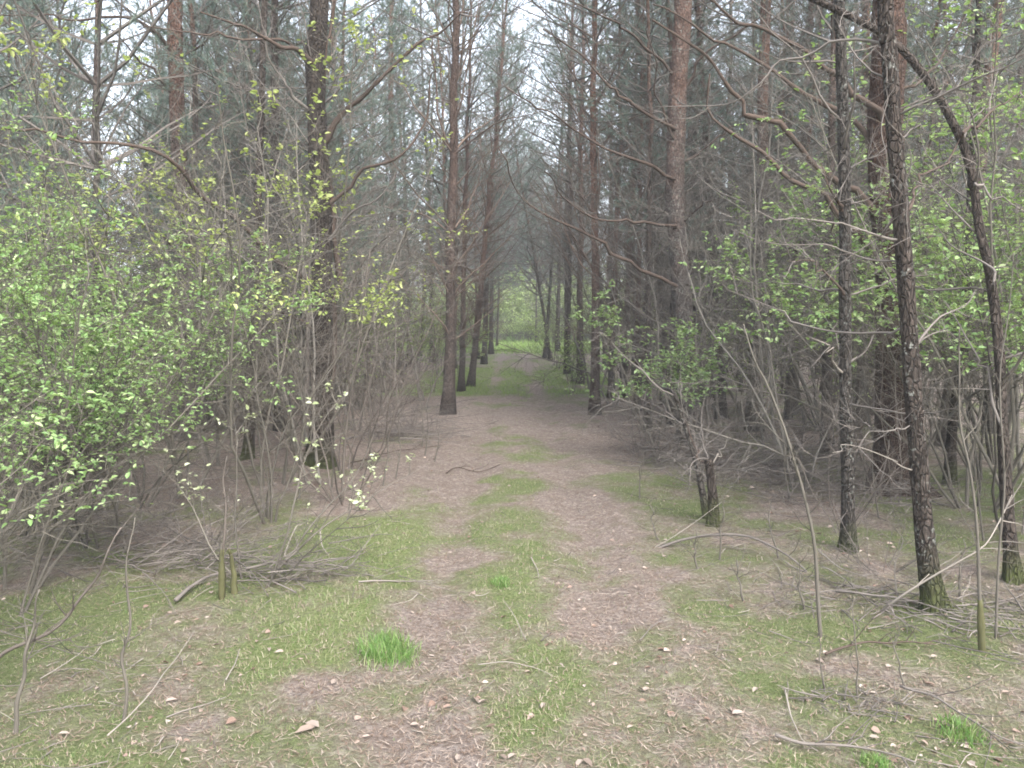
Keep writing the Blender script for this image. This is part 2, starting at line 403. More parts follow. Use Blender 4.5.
grass_blades(mb, x, y, h, .0012+.0014*rng.random(len(x))+.00022*y, .9)
x, y = scatter(20000, 15, 40, 1.2, 1, 3.2)
g = green(x, y); k = rng.random(len(x)) < (g-.45)*1.6; x, y = x[k], y[k]
grass_blades(mb, x, y, .03+.06*rng.random(len(x)), .008+.006*rng.random(len(x)), .6, 1)
x, y = scatter(36000, 36, 80, 1.2, 1, 8)
grass_blades(mb, x, y, .06+.10*rng.random(len(x)), .02+.02*rng.random(len(x)), .6, 1)
tag(link('grass', mb.mesh('grass', [M['grass'], M['grass_lush']], smooth=False)), 'short grass and moss tips growing between the wheel ruts', 'grass', None, 'stuff')

def tuft(px, py, rad, n, hmax, label, name='grass_tuft'):
    c = gp(px, py); mb = MB(); r = rad*(.45*np.sqrt(rng.random(n))+.5*rng.random(n)**1.5); a = rng.random(n)*2*PI
    x, y = c[0]+r*np.cos(a), c[1]+r*np.sin(a)*1.25
    grass_blades(mb, x, y, hmax*(.45+.55*rng.random(n))*(1-.5*r/rad), .0028+.002*rng.random(n), .75)
    tag(link(name, mb.mesh(name, [M['tuft']], origin=c, smooth=False), loc=c), label, 'grass tuft')
tuft(388, 652, .19, 620, .15, 'bright green tall grass tuft at the left rut edge')
tuft(500, 585, .09, 300, .07, 'green grass tuft in the middle strip of the track')
tuft(960, 735, .11, 300, .10, 'blue green grass tuft at the lower right corner')
tuft(875, 765, .08, 320, .08, 'grass tuft beside the fallen stick at the bottom edge')

# needle litter, leaf litter
mb = MB()
x, y = scatter(100000, 2.3, 11, 1.35, .70, 7.)
g = green(x, y); k = rng.random(len(x)) < np.clip(1.15-g, .25, 1); x, y = x[k], y[k]; n = len(x)
a = rng.random(n)*PI; L = .02+.05*rng.random(n); w = .0009+.0009*rng.random(n)+.00012*y
d = np.stack([np.cos(a), np.sin(a), .35*(rng.random(n)-.4)], -1)*L[:, None]; s = np.stack([-np.sin(a), np.cos(a), 0*a], -1)*w[:, None]
B = on_ground(x, y, .006+.006*rng.random(n))
mb.add(np.stack([B-d*.5-s, B-d*.5+s, B+d*.5], 1).reshape(-1, 3), np.arange(n*3).reshape(-1, 3))
tag(link('needle_litter', mb.mesh('needle_litter', M['litter'], smooth=False)), 'brown pine needles strewn over the track and forest floor', 'needle litter', None, 'stuff')
def curled_leaves(mb, x, y, L, mi=0):
    n = len(x); B = on_ground(x, y, -.002+.014*rng.random(n)); a = rng.random(n)*2*PI
    D = np.stack([np.cos(a), np.sin(a), .3*(rng.random(n)-.3)], -1); N = norm(np.stack([rng.normal(scale=.35, size=n), rng.normal(scale=.35, size=n), np.ones(n)], -1))
    leaves(mb, B, D, N, L, L*(.5+.35*rng.random(n)), mi, True)
mb = MB()
x, y = scatter(9500, 2.4, 16, 1.45, .70, 8.)
k = rng.random(len(x)) < np.clip(.25+.6*sm(.9, 1.8, np.abs(x))+.25*ruts(x, y), 0, 1)*(1.1-.5*green(x, y))*(.25+1.1*sm(.45, .65, fbm(x*1.6, y*1.6, 14, 3))); x, y = x[k], y[k]
curled_leaves(mb, x, y, .014+.032*rng.random(len(x))**2.2)
tag(link('leaf_litter', mb.mesh('leaf_litter', M['dryleaf'], smooth=False)), 'small curled brown leaves scattered over the forest floor', 'leaf litter', None, 'stuff')
mb = MB()
x, y = scatter(5200, 2.4, 15, 1.4, .70, 8.)
k = rng.random(len(x)) < np.clip(.22+.78*sm(.9, 1.9, np.abs(x)), 0, 1)*(.3+sm(.4, .65, fbm(x*1.2, y*1.2, 17, 3))); x, y = x[k], y[k]; n = len(x)
a = rng.random(n)*2*PI; B = on_ground(x, y, .006+.012*rng.random(n)); Lw = .05+.28*rng.random(n)**2.2
Pw = walk(B, np.stack([np.cos(a), np.sin(a), rng.normal(scale=.08, size=n)], -1), Lw, 5, 0, .12); Pw[:, :, 2] = np.maximum(Pw[:, :, 2], height(Pw[:, :, 0], Pw[:, :, 1])+.002)
hf = rng.random(n) < .6
for sel, mi in ((hf, 0), (~hf, 1)): tubes(mb, Pw[sel], taper(sel.sum(), 5, .0012+.0022*rng.random(sel.sum())**2, .5), 4, mi)
tag(link('twig_litter', mb.mesh('twig_litter', [M['dead'], M['pale']])), 'small broken twigs strewn over the forest floor', 'twig litter', None, 'stuff')
# conspicuous pale leaves, each a thing
spots = [(318, 733, .085), (268, 652, .05), (284, 655, .05), (330, 690, .05), (365, 655, .04), (166, 705, .05), (133, 640, .045), (182, 762, .045), (412, 720, .05), (455, 765, .05),
         (300, 620, .03), (455, 640, .03), (478, 706, .06), (545, 710, .045), (560, 665, .035), (645, 690, .06), (626, 727, .05), (662, 765, .05), (690, 628, .035), (712, 615, .03), (720, 612, .03),
         (742, 583, .035), (683, 641, .04), (729, 718, .06), (690, 610, .03), (700, 700, .04), (770, 620, .045), (815, 660, .06), (840, 640, .05), (760, 690, .05), (930, 660, .05), (945, 728, .06), (870, 735, .05),
         (583, 763, .06), (508, 765, .06), (610, 600, .025), (665, 560, .03), (505, 535, .025), (590, 640, .03), (370, 735, .05), (95, 690, .04), (60, 735, .05), (235, 605, .03), (205, 625, .03)]
for px, py, L in spots:
    mb = MB(); p = gp(px, py); N = 2 if L > .055 else 1; L = L*.8
    L = L*(.75+.5*rng.random()); B = on_ground(np.full(N, p[0])+rng.normal(scale=L*.12, size=N), np.full(N, p[1])+rng.normal(scale=L*.12, size=N), .014)
    a = rng.random()*2*PI+np.arange(N)*1.1
    leaves(mb, B, np.stack([np.cos(a), np.sin(a), .15+0*a], -1), norm(np.stack([rng.normal(scale=.4, size=N), rng.normal(scale=.25, size=N)-.15, np.ones(N)*1.2], -1)), np.full(N, L), np.full(N, L*.5))
    where = 'lying on the track' if 430 < px < 660 else ('on the mossy ground left of the track' if px <= 430 else 'on the ground right of the track')
    tag(link('dry_leaf', mb.mesh('dry_leaf', M['paleleaf'], origin=B[0], smooth=False), loc=B[0]), 'pale dried curled leaf '+where, 'dry leaf', 'pale dried leaves '+where)

# ------------------------------------------------------------------ branches, trees
def dress(mb, P, r0, rg, per=9, tl=.45, mi=0, t0=.15, sub=4, ang=.75, up=.25, thin=1.):
    """give a limb twigs and sub-twigs"""
    P = P[None] if P.ndim == 2 else P
    T = len(P)
    B, D, idx, t = spawn(P, per, t0, .97, ang, rg)
    L = tl*(1.15-.7*t)*(.35+.9*rg.random(len(B)))
    Q = walk(B, D, L, 5, up, .2, rg)
    tubes(mb, Q, taper(len(B), 5, np.minimum(r0*.35, .0042)*thin*(.7+.6*rg.random(len(B)))), 3, mi, rg=rg)
    if sub:
        B2, D2, i2, t2 = spawn(Q, sub, .2, 1, .7, rg)
        Q2 = walk(B2, D2, L[i2]*(.25+.4*rg.random(len(B2))), 4, up, .22, rg)
        tubes(mb, Q2, taper(len(B2), 4, .0019*thin*(.7+.6*rg.random(len(B2)))), 3, mi, rg=rg)
        return Q, Q2
    return Q, Q

def trunk_profile(n, r0, r1, flare=.35, h=10.):
    t = np.linspace(0, 1, n); return (r0+(r1-r0)*t**.85)*(1+flare*np.exp(-t*h*3.2))

# a few pines, each with trunk, whorls of dead branches and a living crown
def pine_variant(seed, H, r0, lod=0, cs=.5, bl=1., z0=.9, nd=15, tf=3, np_=9, e0=.25, bm='dead', rt=1., tm='pine'):
    rg = np.random.default_rng(seed)
    n = 22 if lod == 0 else 9
    off = np.cumsum(rg.normal(scale=.05 if lod == 0 else .09, size=(n, 2)), 0)*np.linspace(0, 1, n)[:, None]
    P = np.stack([off[:, 0], off[:, 1], np.linspace(-.12, H, n)], -1)
    mb = MB(); tubes(mb, P, trunk_profile(n, r0, r0*.22), 12 if lod == 0 else 6, 0, .07 if lod == 0 else 0, rg, .2 if lod == 0 else 0)
    trunk = mb.mesh('pine_trunk', M[tm])
    at = lambda z: np.array([np.interp(z, P[:, 2], P[:, 0]), np.interp(z, P[:, 2], P[:, 1]), z])
    whorls = []; mbd = MB()
    z = z0+rg.random()*.5
    while z < H*(cs+.12):
        m = rg.integers(4, 8); a0 = rg.random()*6.28
        B, D, L = [], [], []
        for q in range(m):
            if rg.random() < (.55 if z < 1.8 else .18): continue
            a = a0+q*6.283/m+rg.normal()*.25; el = e0+.55*rg.random()+.02*z
            B.append(at(z+rg.normal()*.05)); D.append([math.cos(a)*math.cos(el), math.sin(a)*math.cos(el), math.sin(el)])
            L.append(bl*(.5+1.5*rg.random())*(.55+.5*min(1, z/3)))
        if B:
            mbx = MB() if lod == 0 else mbd
            Q = walk(np.array(B), np.array(D), np.array(L), 7, .15, .13, rg)
            rr = rt*(.006+.0065*np.array(L)*(.6+.5*rg.random(len(L))))
            tubes(mbx, Q, taper(len(L), 7, rr, .2), 4 if lod == 0 else 3, 0, rg=rg)
            dress(mbx, Q, .010, rg, 10 if lod == 0 else 6, .7, 0, .15, 5 if lod == 0 else 2, .75, .3, 1.0 if lod == 0 else 2.)
            if lod == 0: whorls.append((z, mbx.mesh('pine_whorl', M[bm])))
        z += .42+.3*rg.random()
    # living crown
    B, D, L = [], [], []
    z = H*cs
    while z < H*.985:
        m = rg.integers(3, 6); a0 = rg.random()*6.28; f = (z/H-cs)/(1-cs)
        for q in range(m):
            a = a0+q*6.283/m+rg.normal()*.3; el = .15+.75*f+rg.normal()*.12
            B.append(at(z)); D.append([math.cos(a)*math.cos(el), math.sin(a)*math.cos(el), math.sin(el)])
            L.append(bl*(.7+1.3*(1-f))*(.6+.6*rg.random())*min(1, .55+1.5*f))
        z += .33+.2*rg.random()
    mbc = mbd if lod else MB()
    B, D, L = np.array(B), np.array(D), np.array(L)
    Q = walk(B, D, L, 6, .3, .12, rg); tubes(mbc, Q, taper(len(L), 6, .007+.007*L, .25), 4 if lod == 0 else 3, 0, rg=rg)
    per = np_ if lod == 0 else 6
    B1, D1, i1, t1 = spawn(Q, per, .3, 1, .8, rg); L1 = L[i1]*.34*(.5+.8*rg.random(len(B1)))
    Q1 = walk(B1, D1, L1, 4, .35, .15, rg); tubes(mbc, Q1, taper(len(L1), 4, .004 if lod == 0 else .006, .5), 3, 0, rg=rg)
    pt_n = tf if lod == 0 else 2
    ii = np.repeat(np.arange(len(Q1)), pt_n); tt = .35+.65*rg.random(len(ii))
    b, d = sample(Q1, ii, tt)
    if lod == 0: needles(mbc, b, d, nd, .085, .0042, 1, rg)
    else: needles(mbc, b, d, 9, .16, .014, 1, rg)
    crown = mbc.mesh('pine_crown', [M['dead'], M['needle']], smooth=False)
    return dict(trunk=trunk, whorls=whorls, crown=crown, H=H)
VAR = [pine_variant(100+i, h, r, 0, c) for i, (h, r, c) in enumerate([(12.5, .092, .5), (13.5, .10, .42), (11.5, .07, .34), (14, .105, .46), (12, .078, .38), (11, .07, .24)])]
YOUNG = [pine_variant(170+i, h, r, 0, c, 1.25, .5, 17, 4, 11) for i, (h, r, c) in enumerate([(6.5, .045, .22), (8, .055, .26), (9.5, .062, .24)])]
EDGE = [pine_variant(190+i, h, r, 0, c, 1.2, .9, 15, 3, 9, .48, 'brown_twig', 1.15, 'pine_edge') for i, (h, r, c) in enumerate([(12.5, .10, .48), (12, .085, .42)])]
AISLE = [pine_variant(150+i, h, .07, 0, c, 1.8, 2.2, 15, 4, 12) for i, (h, c) in enumerate([(11, .22), (12.5, .25)])]
LOW = [pine_variant(200+i, h, r, 1, c) for i, (h, r, c) in enumerate([(12.5, .085, .40), (13.5, .085, .32), (11.5, .07, .22), (14, .095, .40)])]

def place_pine(v, x, y, label, group, rot=0., tilt=(0, 0), sc=1., cat='pine tree', whorl_min=0.):
    t = thing('pine_tree', label, cat, (x, y, float(height(x, y))), group, (tilt[0], tilt[1], rot), sc)
    link('trunk', v['trunk'], t)
    for z, w in v['whorls']:
        if z >= whorl_min: link('branch_whorl', w, t)
    link('crown', v['crown'], t)
    return t

used = []
def base_of(px, py): p = gp(px, py); return p[0], p[1]
def edge_pine(px, py, lean_deg, label, v, sc=1., rot=0., wm=0.):
    x, y = base_of(px, py); used.append((x, y))
    o = place_pine(EDGE[v % 2] if y < 24 else VAR[v], x, y, label, 'pines along the edges of the track', rot, (0, 0), sc, whorl_min=wm)
    # lean sideways in the world, after turning
    import mathutils
    o.rotation_euler = (mathutils.Matrix.Rotation(math.radians(lean_deg), 3, 'Y') @ mathutils.Matrix.Rotation(rot, 3, 'Z')).to_euler()
    return o
edge_pine(448, 415, 3.0, 'reddish pine leaning right, first on the left edge of the track', 0, 1.0, .4)
edge_pine(461, 391, 3.0, 'pine just behind the leaning first pine on the left track edge', 2, .72, 1.5)
edge_pine(471, 386, 6.0, 'slim pine leaning right, third along the left edge of the track', 4, .82, 2.2)
edge_pine(484, 364, 2.5, 'fourth pine along the left edge of the track', 1, 1.0, 3.1)
edge_pine(491, 354, 1.5, 'fifth pine along the left edge of the track', 3, 1.0, 4.1)
edge_pine(497, 346, 1.0, 'sixth pine along the left edge of the track', 5, 1.0, 5.1)
edge_pine(595, 415, -1.0, 'straight reddish pine, first on the right edge of the track', 1, .95, .7)
edge_pine(580, 384, -.5, 'pine behind the first straight pine on the right track edge', 3, 1.05, 2.0)
edge_pine(611, 401, 0, 'slim pine just right of the first pine on the right track edge', 2, .7, 3.0)
edge_pine(623, 397, .5, 'reddish pine second to the right of the first right edge pine', 4, .72, 4.4)
edge_pine(637, 410, -.5, 'thin pine between the right edge row and the big flaky pine', 2, .6, 5.0)
edge_pine(567, 367, 0, 'third pine along the right edge of the track', 0, 1.0, 1.0)
edge_pine(558, 352, 0, 'fourth pine along the right edge of the track', 3, 1.0, 2.9)
edge_pine(536, 343, .5, 'thin pine standing alone at the right of the far clearing', 2, .9, 2.9)

# hand placed trees near the camera
def twist(P, rg, a):
    return P+np.stack([vnoise(np.linspace(0, len(P)*.12, len(P)), np.full(len(P), 3.), int(rg.integers(1, 99)))-.5]*3, -1)*a
def near_tree(name, label, cat, trunk_px, d, r0, r1, mat, seed, limbs=(), top=None, rand=0, rand_z=(.8, 4), crown=None, d1=None, up_to=9., limb_mat='limb', twig=.5, k=14):
    """trunk through the given points, limbs (pixel path, end depth, radius), random thin dead branches and a crown above"""
    rg = np.random.default_rng(seed)
    pts = poly(trunk_px, d, d1)
    b = pts[0].copy(); b[2] = float(height(b[0], b[1]))
    pts[0] = b-np.array([0, 0, .08])
    used.append((b[0], b[1]))
    if top is not None: pts = np.concatenate([pts, np.array(top)])
    elif pts[-1, 2] < up_to:
        dr = norm(pts[-1]-pts[-2]); dr = norm(dr+np.array([0, 0, 1.2]))
        st = (up_to-pts[-1, 2])/max(dr[2], .3)
        pts = np.concatenate([pts, [pts[-1]+dr*st*.5+rg.normal(scale=.1, size=3)*[1, 1, 0], pts[-1]+dr*st]])
    n = 240; P = resample(pts, n)
    t = thing(name, label, cat, b)
    mb = MB(); tubes(mb, P, trunk_profile(n, r0, r1, .35, P[-1, 2]), k+14, 0, .13, rg, .75)
    link('trunk', mb.mesh('trunk', M[mat], origin=b), t)
    for L in limbs:
        px, d_end, lr = L[0], L[1], L[2]; lm = L[3] if len(L) > 3 else limb_mat; per = L[4] if len(L) > 4 else 9
        Q = resample(poly(px, d, d_end), 26)
        ln_ = np.linalg.norm(Q[-1]-Q[0]); kn = np.sort(np.concatenate([[0, 1], rg.random(5+int(ln_*2.5))]))
        ofs = rg.normal(size=(len(kn), 3))*(.016+.008*ln_)*np.minimum(1, kn*5)[:, None]
        Q = Q+np.stack([np.interp(np.linspace(0, 1, 26), kn, ofs[:, s]) for s in range(3)], -1)
        j = np.argmin(((P-Q[0])**2).sum(1)); Q[0] = P[j]
        mb = MB(); tubes(mb, Q, lr*(.24+.76*(1-np.linspace(0, 1, 26))**1.15)*(1+.25*(rg.random(26) < .18)), 8, 0, .2, rg)
        dress(mb, Q, lr, rg, per, twig, 1, .12, 4, .8, .3)
        link('branch', mb.mesh('branch', [M[lm], M['dead']], origin=b), t)
    for q in range(rand):
        z = rand_z[0]+(rand_z[1]-rand_z[0])*rg.random(); j = np.argmin(abs(P[:, 2]-z))
        a = rg.random()*6.28; el = .1+.6*rg.random(); Ld = (.3+1.0*rg.random())*twig*2
        Q = walk(P[j][None], np.array([[math.cos(a)*math.cos(el), math.sin(a)*math.cos(el), math.sin(el)]]), np.array([Ld]), 9, .1, .15, rg)
        mb = MB(); tubes(mb, Q, taper(1, 9, .004+.005*Ld, .25), 5, 0, rg=rg)
        dress(mb, Q, .008, rg, 8, .4*twig*2, 0, .15, 3, .75, .25)
        link('branch', mb.mesh('branch', M['dead'], origin=b), t)
    if crown is not None:
        v, sc = crown; c = link('crown', VAR[v]['crown'], t)
        top_p = P[-1]-b; c.scale = (sc,)*3; c.location = (top_p[0], top_p[1], top_p[2]-VAR[v]['H']*.72*sc)
    return t, P

near_tree('pine_tree', 'dark slender pine with white lichen flecks and flared base, nearest right of the track', 'pine tree',
          [(936, 622), (925, 540), (917, 440), (911, 360), (905, 270), (899, 190), (893, 120), (889, 50), (885, -20)], 4.28, .049, .024, 'pine_fleck', 1,
          [([(889, 60), (872, 40), (840, 40), (796, 55), (765, 70), (736, 94), (710, 101), (656, 107)], 4.9, .009, 'dead', 7),
           ([(884, 30), (893, 80), (883, 130), (890, 165), (901, 190)], 4.15, .004, 'dead', 5), ([(900, 200), (908, 150), (890, 110), (898, 60)], 4.15, .0035, 'dead', 4),
           ([(904, 240), (880, 238), (840, 232), (800, 222), (748, 210)], 4.0, .008, 'dead', 6),
           ([(905, 262), (870, 260), (830, 245), (780, 244), (735, 232)], 4.6, .006, 'dead', 6),
           ([(908, 330), (880, 332), (840, 330), (800, 318), (720, 285)], 5.0, .008, 'dead', 8),
           ([(918, 420), (895, 430), (862, 440), (842, 452)], 4.1, .004, 'dead', 4),
           ([(915, 470), (895, 462), (860, 450), (836, 458)], 4.0, .004, 'pale', 3),
           ([(912, 350), (935, 320), (965, 300), (990, 270)], 5.0, .007, 'dead', 6),
           ([(906, 215), (926, 180), (950, 160), (975, 120)], 4.9, .009, 'limb', 7)],
          rand=7, rand_z=(1.2, 3.4), crown=(2, .7), up_to=8.)
near_tree('dead_tree', 'very thin grey lichened trunk left of the dark flecked pine', 'tree',
          [(849, 556), (848, 480), (846, 400), (845, 300), (845, 210), (843, 120), (841, 40), (840, -20)], 5.4, .042, .028, 'pine_lichen', 2,
          [([(846, 300), (835, 285), (812, 262), (790, 258)], 5.2, .010), ([(846, 375), (830, 352), (812, 335)], 5.0, .008, 'pale', 5),
           ([(845, 215), (834, 195), (822, 165)], 5.2, .012)], rand=14, rand_z=(.7, 4.2), crown=(0, .65), up_to=8.5)
near_tree('pine_tree', 'thick brown trunk half hidden behind the dark flecked pine', 'pine tree',
          [(896, 500), (896, 440), (896, 380), (895, 320), (893, 260), (888, 200), (885, 130), (890, 40), (892, -30)], 7.3, .185, .09, 'pine_rust', 3,
          [([(893, 300), (880, 268), (862, 246), (845, 228), (819, 200), (764, 160), (709, 115), (706, 80)], 7.0, .034),
           ([(889, 230), (849, 185), (799, 145), (762, 122), (739, 96), (710, 62), (689, 44), (650, 15)], 6.9, .036),
           ([(887, 140), (874, 112), (840, 78), (822, 65), (796, 39), (734, 10), (690, -15)], 6.7, .034),
           ([(889, 180), (862, 130), (828, 109), (786, 83), (744, 55), (700, 31), (660, 0)], 7.6, .03),
           ([(886, 120), (905, 90), (930, 70), (960, 20), (975, -20)], 7.6, .02),
           ([(893, 270), (925, 240), (960, 215), (1010, 175)], 8.0, .018)],
          rand=10, rand_z=(1.0, 4.), crown=(3, .8), up_to=9.5, k=18)
near_tree('curved_tree', 'dark stem at the right edge arching over to the left high up', 'tree',
          [(1014, 597), (1008, 520), (1003, 440), (999, 350), (991, 280), (979, 225), (971, 170), (954, 125), (924, 75), (884, 35), (816, 0), (740, -35)], 4.75, .036, .017, 'pine_dark', 4,
          [([(993, 290), (975, 262), (940, 235), (910, 215)], 5.3, .008, 'dead', 8), ([(960, 135), (990, 110), (1024, 95)], 5.2, .012, 'limb', 8),
           ([(1003, 430), (985, 380), (960, 330), (940, 300)], 5.2, .009, 'dead', 6), ([(973, 180), (1000, 205), (1040, 225)], 4.6, .008, 'dead', 8)],
          top=[pt(660, -75, 5.2)], d1=5.2, rand=7, rand_z=(1., 3.4))
near_tree('thin_tree', 'thin dark crooked stem on mossy ground between the two nearest right trees', 'tree',
          [(950, 488), (952, 430), (960, 370), (965, 310), (968, 240), (975, 100), (980, -20)], 7.6, .045, .02, 'pine_dark', 5, rand=8, rand_z=(.9, 3.5), up_to=6., crown=(4, .5))
near_tree('pine_tree', 'big flaky reddish pine with long limbs, behind the leafy bush right of the track', 'pine tree',
          [(690, 445), (688, 400), (684, 330), (679, 260), (675, 200), (676, 140), (678, 90), (682, 30), (684, -20)], 10.2, .13, .082, 'pine_near', 6,
          [([(676, 180), (667, 177), (622, 155), (577, 130), (540, 108), (507, 85)], 9.2, .024, 'limb', 14),
           ([(677, 130), (669, 125), (622, 97), (582, 65), (542, 30)], 9.4, .024, 'limb', 14),
           ([(680, 226), (669, 224), (634, 220), (594, 217), (560, 197), (545, 170)], 9.0, .022, 'limb', 14),
           ([(686, 290), (654, 274), (611, 251), (575, 231), (557, 220), (527, 200), (510, 175), (504, 145)], 8.6, .026, 'limb', 16),
           ([(681, 226), (700, 208), (716, 199)], 9.6, .018), ([(678, 150), (662, 110), (655, 60), (650, 20)], 9.4, .018),
           ([(677, 80), (640, 40), (600, 15), (560, -5)], 9.2, .02, 'limb', 14), ([(677, 100), (700, 60), (740, 30), (780, 5)], 9.6, .02, 'limb', 12),
           ([(676, 165), (700, 150), (735, 128), (765, 120)], 10., .016, 'limb', 10)],
          rand=10, rand_z=(1.2, 6), crown=(1, 1.), up_to=12.5, k=18)
near_tree('broken_tree', 'short dark snapped stump stem with two twigs, right of the track', 'dead tree',
          [(715, 530), (713, 500), (711, 478), (709, 463)], 6.15, .034, .030, 'pine_dark', 7,
          [([(710, 466), (700, 452), (690, 430), (686, 410)], 6.4, .008), ([(711, 466), (722, 450), (726, 440)], 6.1, .007, 'pale', 4)], top=[pt(709, 460, 6.15)], rand=3, rand_z=(.3, .6), twig=.3)
near_tree('dead_sapling', 'pale leaning dead stem resting beside the snapped dark stump', 'dead tree',
          [(709, 512), (698, 470), (688, 435), (680, 410), (673, 392)], 6.4, .024, .012, 'pine_lichen', 8, top=[pt(660, 388, 7.0)], rand=5, rand_z=(.4, 1.2), twig=.35)
near_tree('pine_tree', 'thick dark tree with shaggy ivy-like stems on the left, forked low down', 'pine tree',
          [(321, 462), (322, 420), (322, 360), (322, 300), (321, 220), (318, 140), (315, 60), (320, -20)], 8.7, .125, .065, 'pine_dark', 9,
          [([(322, 420), (334, 380), (340, 320), (338, 240), (330, 150), (326, 60), (340, -20)], 8.9, .045, 'limb', 10),
           ([(322, 440), (310, 400), (309, 330), (305, 260), (308, 200)], 8.5, .03, 'dead', 12),
           ([(321, 290), (285, 262), (250, 232), (222, 214), (203, 200), (185, 180), (165, 168), (115, 150), (65, 142), (0, 128)], 6.8, .036, 'limb', 16),
           ([(317, 80), (306, 58), (288, 44), (260, 32), (229, 21), (205, 15)], 7.8, .03, 'limb', 12),
           ([(316, 75), (290, 46), (240, 37), (200, 36), (140, 24)], 7.9, .018, 'limb', 10),
           ([(320, 150), (345, 112), (368, 93), (407, 55), (467, 7)], 8.4, .03, 'limb', 14),
           ([(321, 210), (350, 182), (362, 170), (402, 155), (427, 110), (434, 40)], 8.4, .022, 'limb', 14),
           ([(322, 335), (300, 318), (280, 310), (255, 312)], 8.2, .02), ([(318, 120), (290, 90), (270, 60), (262, 0)], 8.3, .018, 'dead', 12),
           ([(321, 250), (350, 215), (385, 195), (410, 160)], 8.2, .014, 'dead', 12)],
          rand=32, rand_z=(.9, 5.5), crown=(3, .9), up_to=11.5, k=18)
near_tree('pine_tree', 'tall red barked pine behind the left thicket, its trunk shows at the top', 'pine tree',
          [(190, 440), (189, 380), (188, 300), (184, 220), (178, 130), (175, 30), (174, -20)], 10.4, .105, .075, 'pine_near', 10,
          [([(177, 70), (170, 48), (155, 31), (133, 19), (100, 18), (73, 22), (40, 16), (0, 11)], 9.2, .026, 'limb', 14),
           ([(178, 100), (150, 70), (120, 40), (90, 15)], 9.6, .02, 'limb', 12), ([(176, 60), (210, 40), (250, 10)], 10., .02, 'limb', 12),
           ([(186, 260), (150, 225), (110, 200), (60, 190)], 9.6, .02, 'limb', 14), ([(181, 170), (215, 130), (235, 80), (240, 20)], 9.8, .018, 'dead', 12)],
          rand=14, rand_z=(1.0, 6), crown=(1, 1.), up_to=12.5, k=16)
near_tree('thin_tree', 'thin dark upright stem left of the thick shaggy tree', 'tree',
          [(248, 462), (250, 420), (251, 370), (255, 310), (258, 200), (262, 80), (265, -20)], 8.9, .05, .025, 'pine_dark', 11, rand=14, rand_z=(.8, 5), up_to=8., crown=(4, .6))

# ------------------------------------------------------------------ shrubs
def shrub_mesh(seed, H, R, stems, leafn, leafL, lean=.45, hi=True, per=9, sub=4, leaf_from=.3, upright=.5, thick=1., wig=.12):
    rg = np.random.default_rng(seed)
    a = rg.random(stems)*2*PI; el = PI/2-lean*(.3+.9*rg.random(stems))
    B = np.stack([np.cos(a)*R*.12, np.sin(a)*R*.12, np.full(stems, -.06)], -1)
    D = np.stack([np.cos(a)*np.cos(el), np.sin(a)*np.cos(el), np.sin(el)], -1)
    L = H*(.6+.5*rg.random(stems))
    P = walk(B, D, L, 12, upright, wig, rg)
    ms = MB(); tubes(ms, P, taper(stems, 12, (.004+.0030*L)*thick, .2), 6, 0, .1, rg)
    B1, D1, i1, t1 = spawn(P, per, .22, 1, .85, rg)
    L1 = H*.34*(1.15-.75*t1)*(.4+.8*rg.random(len(B1)))
    Q1 = walk(B1, D1, L1, 6, .25, .17, rg); tubes(ms, Q1, taper(len(L1), 6, .0036*thick, .35), 4, 0, rg=rg)
    B2, D2, i2, t2 = spawn(Q1, sub, .2, 1, .8, rg, .5)
    L2 = L1[i2]*(.3+.4*rg.random(len(B2))); Q2 = walk(B2, D2, L2, 4, .15, .2, rg)
    tubes(ms, Q2, taper(len(L2), 4, .0018*thick, .5), 3, 0, rg=rg)
    ml = None
    if leafn:
        ml = MB(); ii = np.repeat(np.arange(len(Q2)), leafn); tt = .25+.75*rg.random(len(ii))
        b, d = sample(Q2, ii, tt)
        k = b[:, 2] > H*leaf_from; clump = fbm(b[:, 0]*2.2+seed, b[:, 1]*2.2+b[:, 2]*2.6, 3, 3)+.25*(vnoise(b[:, 0]*7+seed, b[:, 1]*7+b[:, 2]*9, 5)-.5) > .44
        k &= clump; b, d = b[k], d[k]
        if len(b):
            s = rg.normal(size=b.shape); s[:, 2] *= .35; D = norm(d*.5+norm(s)); N = norm(np.array([0, 0, 1.])+rg.normal(scale=.42, size=b.shape))
            l = leafL*(.45+.95*rg.random(len(b))); leaves(ml, b, D, N, l, l*.62, 0, hi)
    return ms, ml
def shrub_var(seed, H, R, stems, leafn, leafL, leafmat, **kw):
    sm_ = kw.pop('stem_mat', 'shoot')
    ms, ml = shrub_mesh(seed, H, R, stems, leafn, leafL, **kw)
    return ms.mesh('shrub_stems', M[sm_]), (ml.mesh('shrub_foliage', M[leafmat], smooth=False) if ml is not None and ml.n else None)
def place_shrub(v, x, y, label, group=None, rot=0., sc=1., name='leafy_shrub', cat='shrub', tilt=(0, 0)):
    t = thing(name, label, cat, (x, y, float(height(x, y))), group, (tilt[0], tilt[1], rot), sc)
    link('stem', v[0], t)
    if v[1] is not None: link('foliage', v[1], t)
    return t
